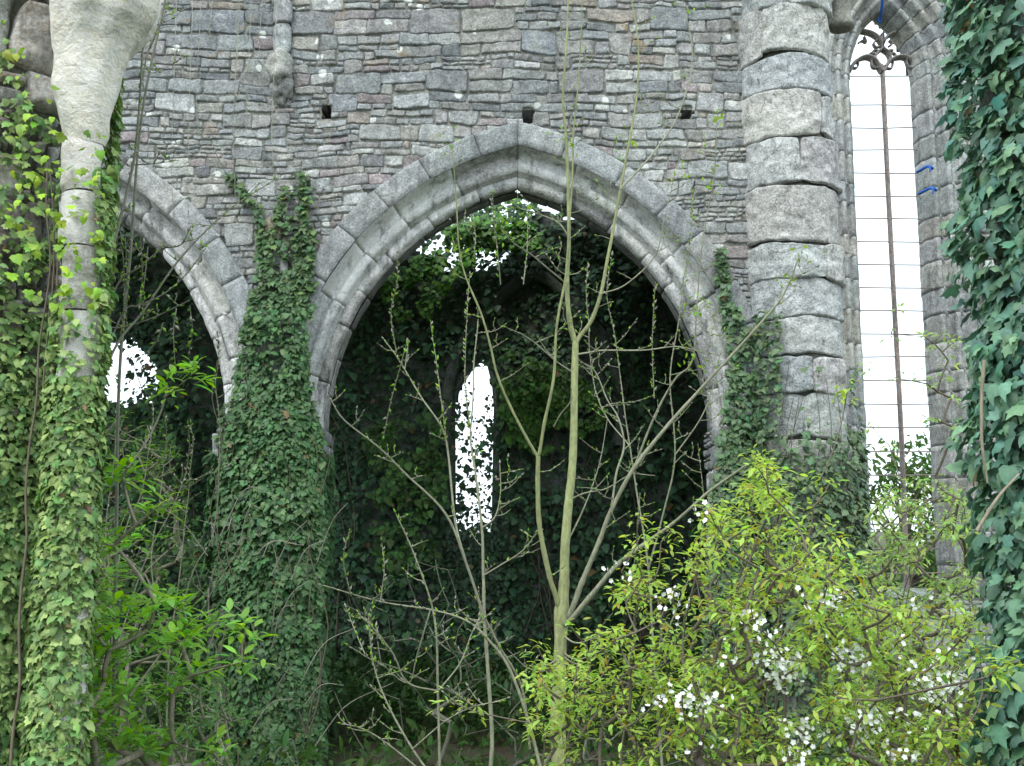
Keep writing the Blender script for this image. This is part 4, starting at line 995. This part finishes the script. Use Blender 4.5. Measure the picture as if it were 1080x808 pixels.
sapling('sapling', 'dark stemmed sapling with budded whips beside the near pier, before the left arch', [
 ([(95, 830), (96, 600), (100, 440), (108, 340), (117, 270), (134, 200), (144, 150), (150, 84), (153, 33)], .014, .006), ([(150, 84), (157, 53), (174, 17), (180, -10)], .006, .003), ([(150, 75), (165, 76), (184, 66)], .004, .002), ([(138, 174), (160, 173), (187, 170)], .005, .002),
 ([(100, 440), (105, 360), (124, 300), (147, 282), (170, 263), (190, 258), (200, 240)], .009, .003), ([(98, 420), (124, 362), (150, 330), (185, 280), (220, 240), (247, 217), (294, 187)], .010, .003), ([(100, 400), (130, 330), (147, 322), (175, 308), (200, 285), (216, 262)], .007, .003), ([(110, 345), (130, 345), (160, 335), (196, 318)], .005, .002)], 6.3,
 [[(127, 245), (131, 290), (129, 345)], [(124, 245), (122, 280), (120, 300)], [(132, 250), (134, 300), (132, 340)], [(148, 250), (150, 290), (147, 320)], [(156, 260), (152, 300), (148, 322)], [(186, 325), (183, 350), (184, 380)], [(200, 322), (203, 350), (200, 370)], [(108, 240), (110, 270), (112, 290)], [(172, 340), (165, 360), (150, 375)]], WG, (95, 830), 4, .12, (.20, .20, .15))
for i, (x, y1, y2, lab) in enumerate(((183, 150, 225, 'a'), (208, 175, 235, 'b'), (250, 88, 135, 'c'), (209, 88, 135, 'd'), (260, 155, 182, 'e'), (289, 150, 185, 'f'), (247, 180, 215, 'g'), (160, 200, 300, 'h'), (223, 5, 40, 'i'))): pass
# fine hanging whips before the wall, all of one willow reaching in over the top left
o = empty('willow', (-2.2, 6.9, float(gh(-2.2, 6.9))), 'fine drooping willow whips with silvery buds before the wall at upper left', 'willow')
mw_, mb_ = MB(), MB(); st = px_path([(118, 830), (122, 600), (126, 400), (138, 260), (150, 120), (170, 20), (190, -60), (230, -90), (300, -80)], 6.9, 7.0, 6, .01)
st[0] = np.array([st[0][0], st[0][1], float(gh(-2.2, 6.9))])
tube(mw_, st, .014, .004, (.20, .20, .15), 6)
mw_.build('stem', M_BARK, o, True); mw_ = MB()
for x, y2 in ((183, 230), (209, 135), (250, 130), (262, 180), (289, 185), (223, 40), (275, 60), (248, 215), (200, 260)):
    xt, yt_ = min(max(x, 175), 295), -85; P = px_path([(xt-5, yt_+5), (x+3, -30), (x, y2*.4), (x-2, y2*.7), (x, y2)], 6.95, 6.9, 6, .008); tube(mw_, P, .0035, .0012, (.34, .34, .28), 4); buds(mb_, P, .05, .018, (.40, .44, .28), .55, spread=.8)
mw_.build('whip', M_BARK, o, True); mb_.build('foliage', M_NEW, o)
# budded stems in the left arch
for j, (lab, x0, stems) in enumerate((
 ('green stemmed willow seedling low in the left arch, nearest the near pier', 120, [([(120, 830), (118, 640), (112, 560), (118, 500), (122, 450)], .009, .003), ([(118, 640), (132, 560), (150, 520), (158, 470)], .007, .003), ([(118, 620), (100, 560), (98, 500)], .006, .003), ([(119, 700), (150, 600), (180, 540), (196, 500)], .007, .003)]),
 ('green stemmed willow seedling low in the left arch, beside the ivied centre pier', 175, [([(175, 830), (178, 700), (190, 600), (196, 540), (200, 500)], .009, .003), ([(178, 700), (160, 600), (168, 530), (172, 490)], .007, .003), ([(180, 680), (205, 600), (226, 560), (232, 460), (227, 405)], .007, .003), ([(178, 720), (215, 640), (245, 590), (262, 560)], .006, .003)]))):
    sapling('willow', lab, stems, 8.6+j*.8, [[(s[0][-1][0], s[0][-1][1]), (s[0][-1][0]+4, s[0][-1][1]-30), (s[0][-1][0]+2, s[0][-1][1]-52)] for s in stems], (.13, .22, .05), (x0, 830), 7, .22, (.16, .17, .10), cat='willow')
sapling('sapling', 'fine budded sapling before the right side of the main arch', [
 ([(700, 830), (690, 700), (684, 600), (672, 520), (664, 470), (655, 400), (648, 352)], .010, .003), ([(684, 600), (700, 540), (712, 480), (706, 400), (716, 340), (722, 290)], .008, .003), ([(664, 470), (640, 440), (625, 400), (622, 350)], .006, .002), ([(712, 480), (740, 440), (755, 400), (764, 350)], .006, .002), ([(690, 700), (730, 600), (742, 540), (737, 470)], .006, .002)], 8.6,
 [[(648, 352), (640, 310), (645, 270)], [(722, 290), (730, 240), (728, 200)], [(622, 350), (618, 310), (620, 280)], [(690, 420), (688, 360), (692, 300)], [(675, 520), (672, 560), (668, 600)]], WG, (700, 830), 9, .24)

# ================================================================ LEAFY SHRUBS
def grow(root, targets, step=.09, zpen=.5, bow=.12):
    P = [np.array(root, float)]; par = [-1]; chains = []
    order = sorted(range(len(targets)), key=lambda i: np.linalg.norm(targets[i]-P[0]))
    for i in order:
        t = targets[i]; A = np.array(P); d = np.linalg.norm(A-t, axis=1)+zpen*np.maximum(0, A[:, 2]-t[2]+.1)
        k = int(np.argmin(d)); a = P[k]; L = np.linalg.norm(t-a); n = max(2, int(L/step)); mid = (a+t)/2+np.array([rnd.uniform(-1, 1), rnd.uniform(-1, 1), rnd.uniform(-.7, .4)])*bow*L
        ch = [k]
        for s in range(1, n+1):
            f = s/n; P.append(a*(1-f)**2+mid*2*f*(1-f)+t*f*f); par.append(ch[-1]); ch.append(len(P)-1)
        chains.append(ch)
    P = np.array(P); cnt = np.zeros(len(P))
    for ch in chains: cnt[ch[-1]] += 1
    for i in range(len(P)-1, 0, -1): cnt[par[i]] += cnt[i]
    return P, cnt, chains
PET = []; PETF = []
for k in range(5):
    a = k*2*PI/5; c, s = math.cos(a), math.sin(a)
    for x, y, z in ((0, 0, 0), (.28, .35, .1), (0, .62, .16), (-.28, .35, .1)): PET.append((x*c-y*s, x*s+y*c, z))
    PETF.append([4*k, 4*k+1, 4*k+2, 4*k+3])
PET = np.array(PET); PETF = np.array(PETF)
def rosette(mb, p, n, size, base, droop=.3, spread=.02, **kw):
    a = rg.random(n)*2*PI; e = rg.uniform(-.5, .9, n)-droop; t = np.stack([np.cos(a)*np.cos(e), np.sin(a)*np.cos(e), np.sin(e)], 1)
    nr = np.stack([-np.cos(a)*np.sin(e), -np.sin(a)*np.sin(e), np.cos(e)], 1)+rg.normal(0, .25, (n, 3))
    leaves(mb, LAN, LANF, p+t*spread*rg.random((n, 1))*2+rg.normal(0, spread, (n, 3)), t, nr, size*rg.uniform(.55, 1.25, n), cols(n, base, **kw))
def shrub(name, label, cat, rootpx, Y, tg, nleaf, size, base, fl=(), wood=(.13, .10, .08), rk=.0022, droop=.35, spread=.025, group=None, bloom_n=10, loose=(), **kw):
    r = W(*rootpx, Y); r[2] = float(gh(r[0], r[1])); o = empty(name, tuple(r), label, cat, group)
    targets = [W(x, y, yy) for x, y, yy in tg]; nl = len(targets); targets += [W(x, y, yy) for x, y, yy in fl]
    P, cnt, chains = grow(r, targets); mw_, ml, mp2 = MB(), MB(), MB()
    for ch in chains: tube(mw_, P[ch], rk*np.sqrt(cnt[ch])+.0008, None, wood, 5 if cnt[ch[0]] > 6 else 4)
    for t in targets[:nl]: rosette(ml, t, max(3, int(rnd.gauss(nleaf, 2))), size, base, droop, spread, **kw)
    for t in targets[nl:]:
        rosette(ml, t, 3, size*.7, base, droop, spread, **kw); n = max(3, int(rnd.gauss(bloom_n, 3)))
        dr = rg.normal(0, 1, (n, 3))+np.array([0, -1.2, .3]); up_ = rg.normal(0, 1, (n, 3))
        c = np.array([[.86, .87, .84]])*rg.uniform(.85, 1.05, (n, 1)); leaves(mp2, PET, PETF, t+rg.normal(0, .04, (n, 3))*np.array([1.1, 1, .8]), up_, dr, rg.uniform(.016, .026, n), c)
    mw_.build('stem', M_BARK, o, True); ml.build('foliage', M_NEW, o)
    if fl: mp2.build('blossom', M_PETAL, o)
    return o
def tgs(poly, n, Ya, Yb, dens=None):
    p = samp(poly, n, dens); return [(a, b, rnd.uniform(Ya, Yb)) for a, b in p]
CB = (.40, .54, .12); CK = dict(alt=(.40, .30, .06), altp=.06, var=.2)
dn = lambda a, b: np.clip(.55+clump(a, b, 26, 21)*1.2, .05, 1)
FL = [(688, 735, 4), (652, 603, 1), (1005, 712, 4), (998, 732, 4), (985, 728, 4), (912, 745, 4), (925, 768, 3), (965, 790, 4), (900, 700, 3), (822, 706, 10), (815, 695, 8), (828, 715, 8), (1001, 725, 6), (990, 718, 6), (1012, 716, 5), (878, 641, 4), (895, 687, 5), (905, 690, 3), (845, 767, 7), (852, 773, 4), (902, 786, 6), (896, 781, 4), (956, 797, 6), (950, 770, 2), (735, 744, 5), (745, 742, 3), (716, 633, 3), (748, 536, 2), (910, 755, 5), (918, 760, 3), (790, 654, 3), (780, 670, 2), (740, 740, 3), (868, 631, 3), (975, 710, 3), (1022, 690, 2), (806, 672, 3), (970, 625, 2), (980, 580, 2), (940, 670, 2), (720, 735, 3), (760, 690, 2), (960, 755, 2), (835, 800, 4), (740, 793, 3), (880, 730, 2)]
def fls(x0, x1): 
    out = []
    for x, y, n in FL:
        if x0 <= x < x1:
            Yb_ = rnd.uniform(4.9, 5.5)
            for k in range(max(1, int(n*.6+.3))): out.append((x+rnd.gauss(0, 5), y+rnd.gauss(0, 5), Yb_+rnd.gauss(0, .05)))
    return out
shrub('cherry_shrub', 'yellow green cherry shrub with few blossoms, at the foot of the young tree', 'shrub', (640, 900), 5.9,
      tgs([(548, 830), (556, 740), (575, 690), (600, 700), (640, 660), (660, 600), (672, 560), (690, 590), (715, 620), (715, 830)], 190, 5.3, 6.6, dn)+[(565, 680, 5.8), (572, 693, 5.8), (470, 738, 6), (500, 750, 6), (562, 706, 5.8), (600, 660, 6), (672, 548, 6), (697, 572, 5.9), (708, 560, 5.9)], 16, .054, CB, fls(600, 716), **CK)
shrub('cherry_shrub', 'yellow green cherry shrub with a dense white blossom cluster, before the round pier', 'shrub', (790, 900), 5.6,
      tgs([(715, 830), (712, 620), (735, 570), (752, 535), (775, 520), (790, 485), (812, 480), (822, 520), (850, 545), (862, 600), (862, 830)], 310, 4.9, 6.4, dn)+[(795, 478, 5.9), (802, 488, 5.9), (798, 500, 5.9), (866, 503, 5.9), (876, 508, 5.9), (806, 512, 5.9), (745, 540, 5.8), (858, 535, 5.9), (895, 408, 6.1), (893, 416, 6.1)], 16, .054, CB, fls(716, 862), **CK)
shrub('cherry_shrub', 'yellow green cherry shrub with scattered white blossom, lower right corner beside the dark ivy', 'shrub', (945, 900), 5.2,
      tgs([(862, 830), (862, 600), (880, 560), (905, 600), (930, 640), (965, 640), (1000, 640), (1032, 655), (1035, 700), (1050, 720), (1040, 830)], 300, 4.6, 6.2, dn)+[(1040, 715, 4.1), (1060, 700, 4.1), (1048, 708, 4.1), (1076, 697, 4.1)], 16, .052, CB, fls(862, 1040), **CK)
shrub('shrub', 'airy pale green shrub in front of the foot of the tall window', 'shrub', (965, 760), 9.6,
      tgs([(905, 690), (915, 560), (925, 520), (960, 505), (990, 500), (1020, 530), (1030, 560), (1030, 780), (900, 780)], 480, 8.6, 10.6, lambda a, b: np.clip(.6+clump(a, b, 20, 31)*1.2, .05, 1))+[(995, 350, 9), (985, 362, 9), (1000, 380, 9), (975, 355, 9), (992, 400, 9), (1003, 420, 9), (985, 440, 9), (1005, 450, 9), (940, 352, 9.3), (945, 325, 9.3), (978, 405, 9), (965, 395, 9), (950, 400, 9.2), (920, 450, 9.4), (915, 388, 9.4), (938, 470, 9.4), (952, 510, 9.2), (925, 530, 9.2), (1008, 360, 9)], 12, .07, (.34, .48, .15), (), rk=.0028, alt=(.38, .48, .18), altp=.2)
EB = (.25, .47, .10)
ros = [(x_, y_) for x_, y_ in samp([(84, 560), (120, 560), (150, 620), (205, 650), (225, 700), (190, 740), (215, 820), (80, 820)], 24)]+[(130, 504), (168, 534), (152, 567), (110, 607), (95, 569), (126, 649), (112, 640), (175, 637), (217, 660), (259, 664), (183, 671), (195, 676), (202, 713), (212, 706), (255, 698), (168, 793), (225, 793), (114, 782), (91, 767), (204, 394), (177, 407), (134, 494), (122, 660), (100, 655), (135, 640), (192, 668), (176, 680), (90, 640), (108, 690), (98, 700), (200, 666), (160, 640), (110, 720), (84, 735), (100, 800), (145, 780), (130, 795), (120, 575), (88, 600), (104, 625), (248, 660)]
shrub('elder_bush', 'fresh green elder bush with rosettes of new leaves, beside the near pier', 'bush', (125, 900), 6.6,
      [(x, y, rnd.uniform(6.1, 7.1)) for x, y in ros], 26, .105, EB, (), wood=(.26, .22, .17), rk=.0042, droop=.05, spread=.035, alt=(.28, .5, .06), altp=.35)
shrub('bramble', 'dull green tangled bramble at the foot of the centre pier, lower left', 'bramble', (190, 880), 7.6,
      tgs([(75, 830), (78, 690), (120, 640), (160, 690), (200, 720), (240, 700), (262, 740), (255, 830)], 190, 6.9, 8.4, dn), 11, .06, (.16, .29, .09), (), wood=(.30, .26, .21), rk=.003, alt=(.11, .2, .06), altp=.25)
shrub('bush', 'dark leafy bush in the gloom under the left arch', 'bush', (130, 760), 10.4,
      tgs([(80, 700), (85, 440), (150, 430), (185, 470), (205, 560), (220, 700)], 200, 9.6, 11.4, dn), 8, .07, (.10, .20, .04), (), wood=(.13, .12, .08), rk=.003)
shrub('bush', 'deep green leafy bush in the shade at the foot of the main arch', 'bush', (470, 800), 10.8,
      tgs([(350, 830), (352, 640), (420, 600), (470, 560), (560, 640), (700, 640), (740, 600), (750, 830)], 210, 10.0, 12.2, lambda a, b: np.clip(.35+clump(a, b, 45, 33)*1.3, .02, 1)), 8, .07, (.05, .11, .04), (), wood=(.10, .10, .07), rk=.003)

# ================================================================ WORLD
w = bpy.data.worlds.new("World"); SC.world = w; w.use_nodes = True; nt = w.node_tree
sky = nt.nodes.new('ShaderNodeTexSky'); sky.sky_type = 'NISHITA'; sky.sun_disc = False
SUN_EL, SUN_AZ = math.radians(52), math.radians(205)   # from behind-left of the camera
sky.sun_elevation = SUN_EL; sky.sun_rotation = SUN_AZ
sky.air_density = 1.0; sky.dust_density = 1.5; sky.ozone_density = 1.0
bg = nt.nodes['Background']; bg.inputs[1].default_value = .14
hs = nt.nodes.new('ShaderNodeHueSaturation'); hs.inputs['Saturation'].default_value = .38; hs.inputs['Value'].default_value = 1.0
nt.links.new(sky.outputs[0], hs.inputs['Color'])
# even white cloud cover over the clear sky
tc = nt.nodes.new('ShaderNodeTexCoord'); cn = nt.nodes.new('ShaderNodeTexNoise'); cn.inputs['Scale'].default_value = 2.5; cn.inputs['Detail'].default_value = 5; nt.links.new(tc.outputs['Generated'], cn.inputs['Vector'])
nt.links.new(mixc(nt, ramp(nt, cn.outputs[0], [(.3, .72), (.7, .9)]), hs.outputs[0], (6.85, 7.95, 8.6)), bg.inputs[0])
sl = bpy.data.lights.new('sun', 'SUN'); sl.energy = 1.1; sl.angle = math.radians(25); sl.color = (1, .985, .95)
so = bpy.data.objects.new('sun', sl); COL.objects.link(so)
d = Vector((math.sin(SUN_AZ)*math.cos(SUN_EL), math.cos(SUN_AZ)*math.cos(SUN_EL), math.sin(SUN_EL)))
so.rotation_euler = d.to_track_quat('Z', 'Y').to_euler(); so.location = (-3, -3, 9)
vs_ = SC.view_settings; vs_.view_transform = 'Standard'; vs_.look = 'None'; vs_.gamma = 1; vs_.use_curve_mapping = False; vs_.exposure = 1.0
SC.cycles.max_bounces = 5; SC.cycles.diffuse_bounces = 3; SC.cycles.transmission_bounces = 3; SC.cycles.use_denoising = True
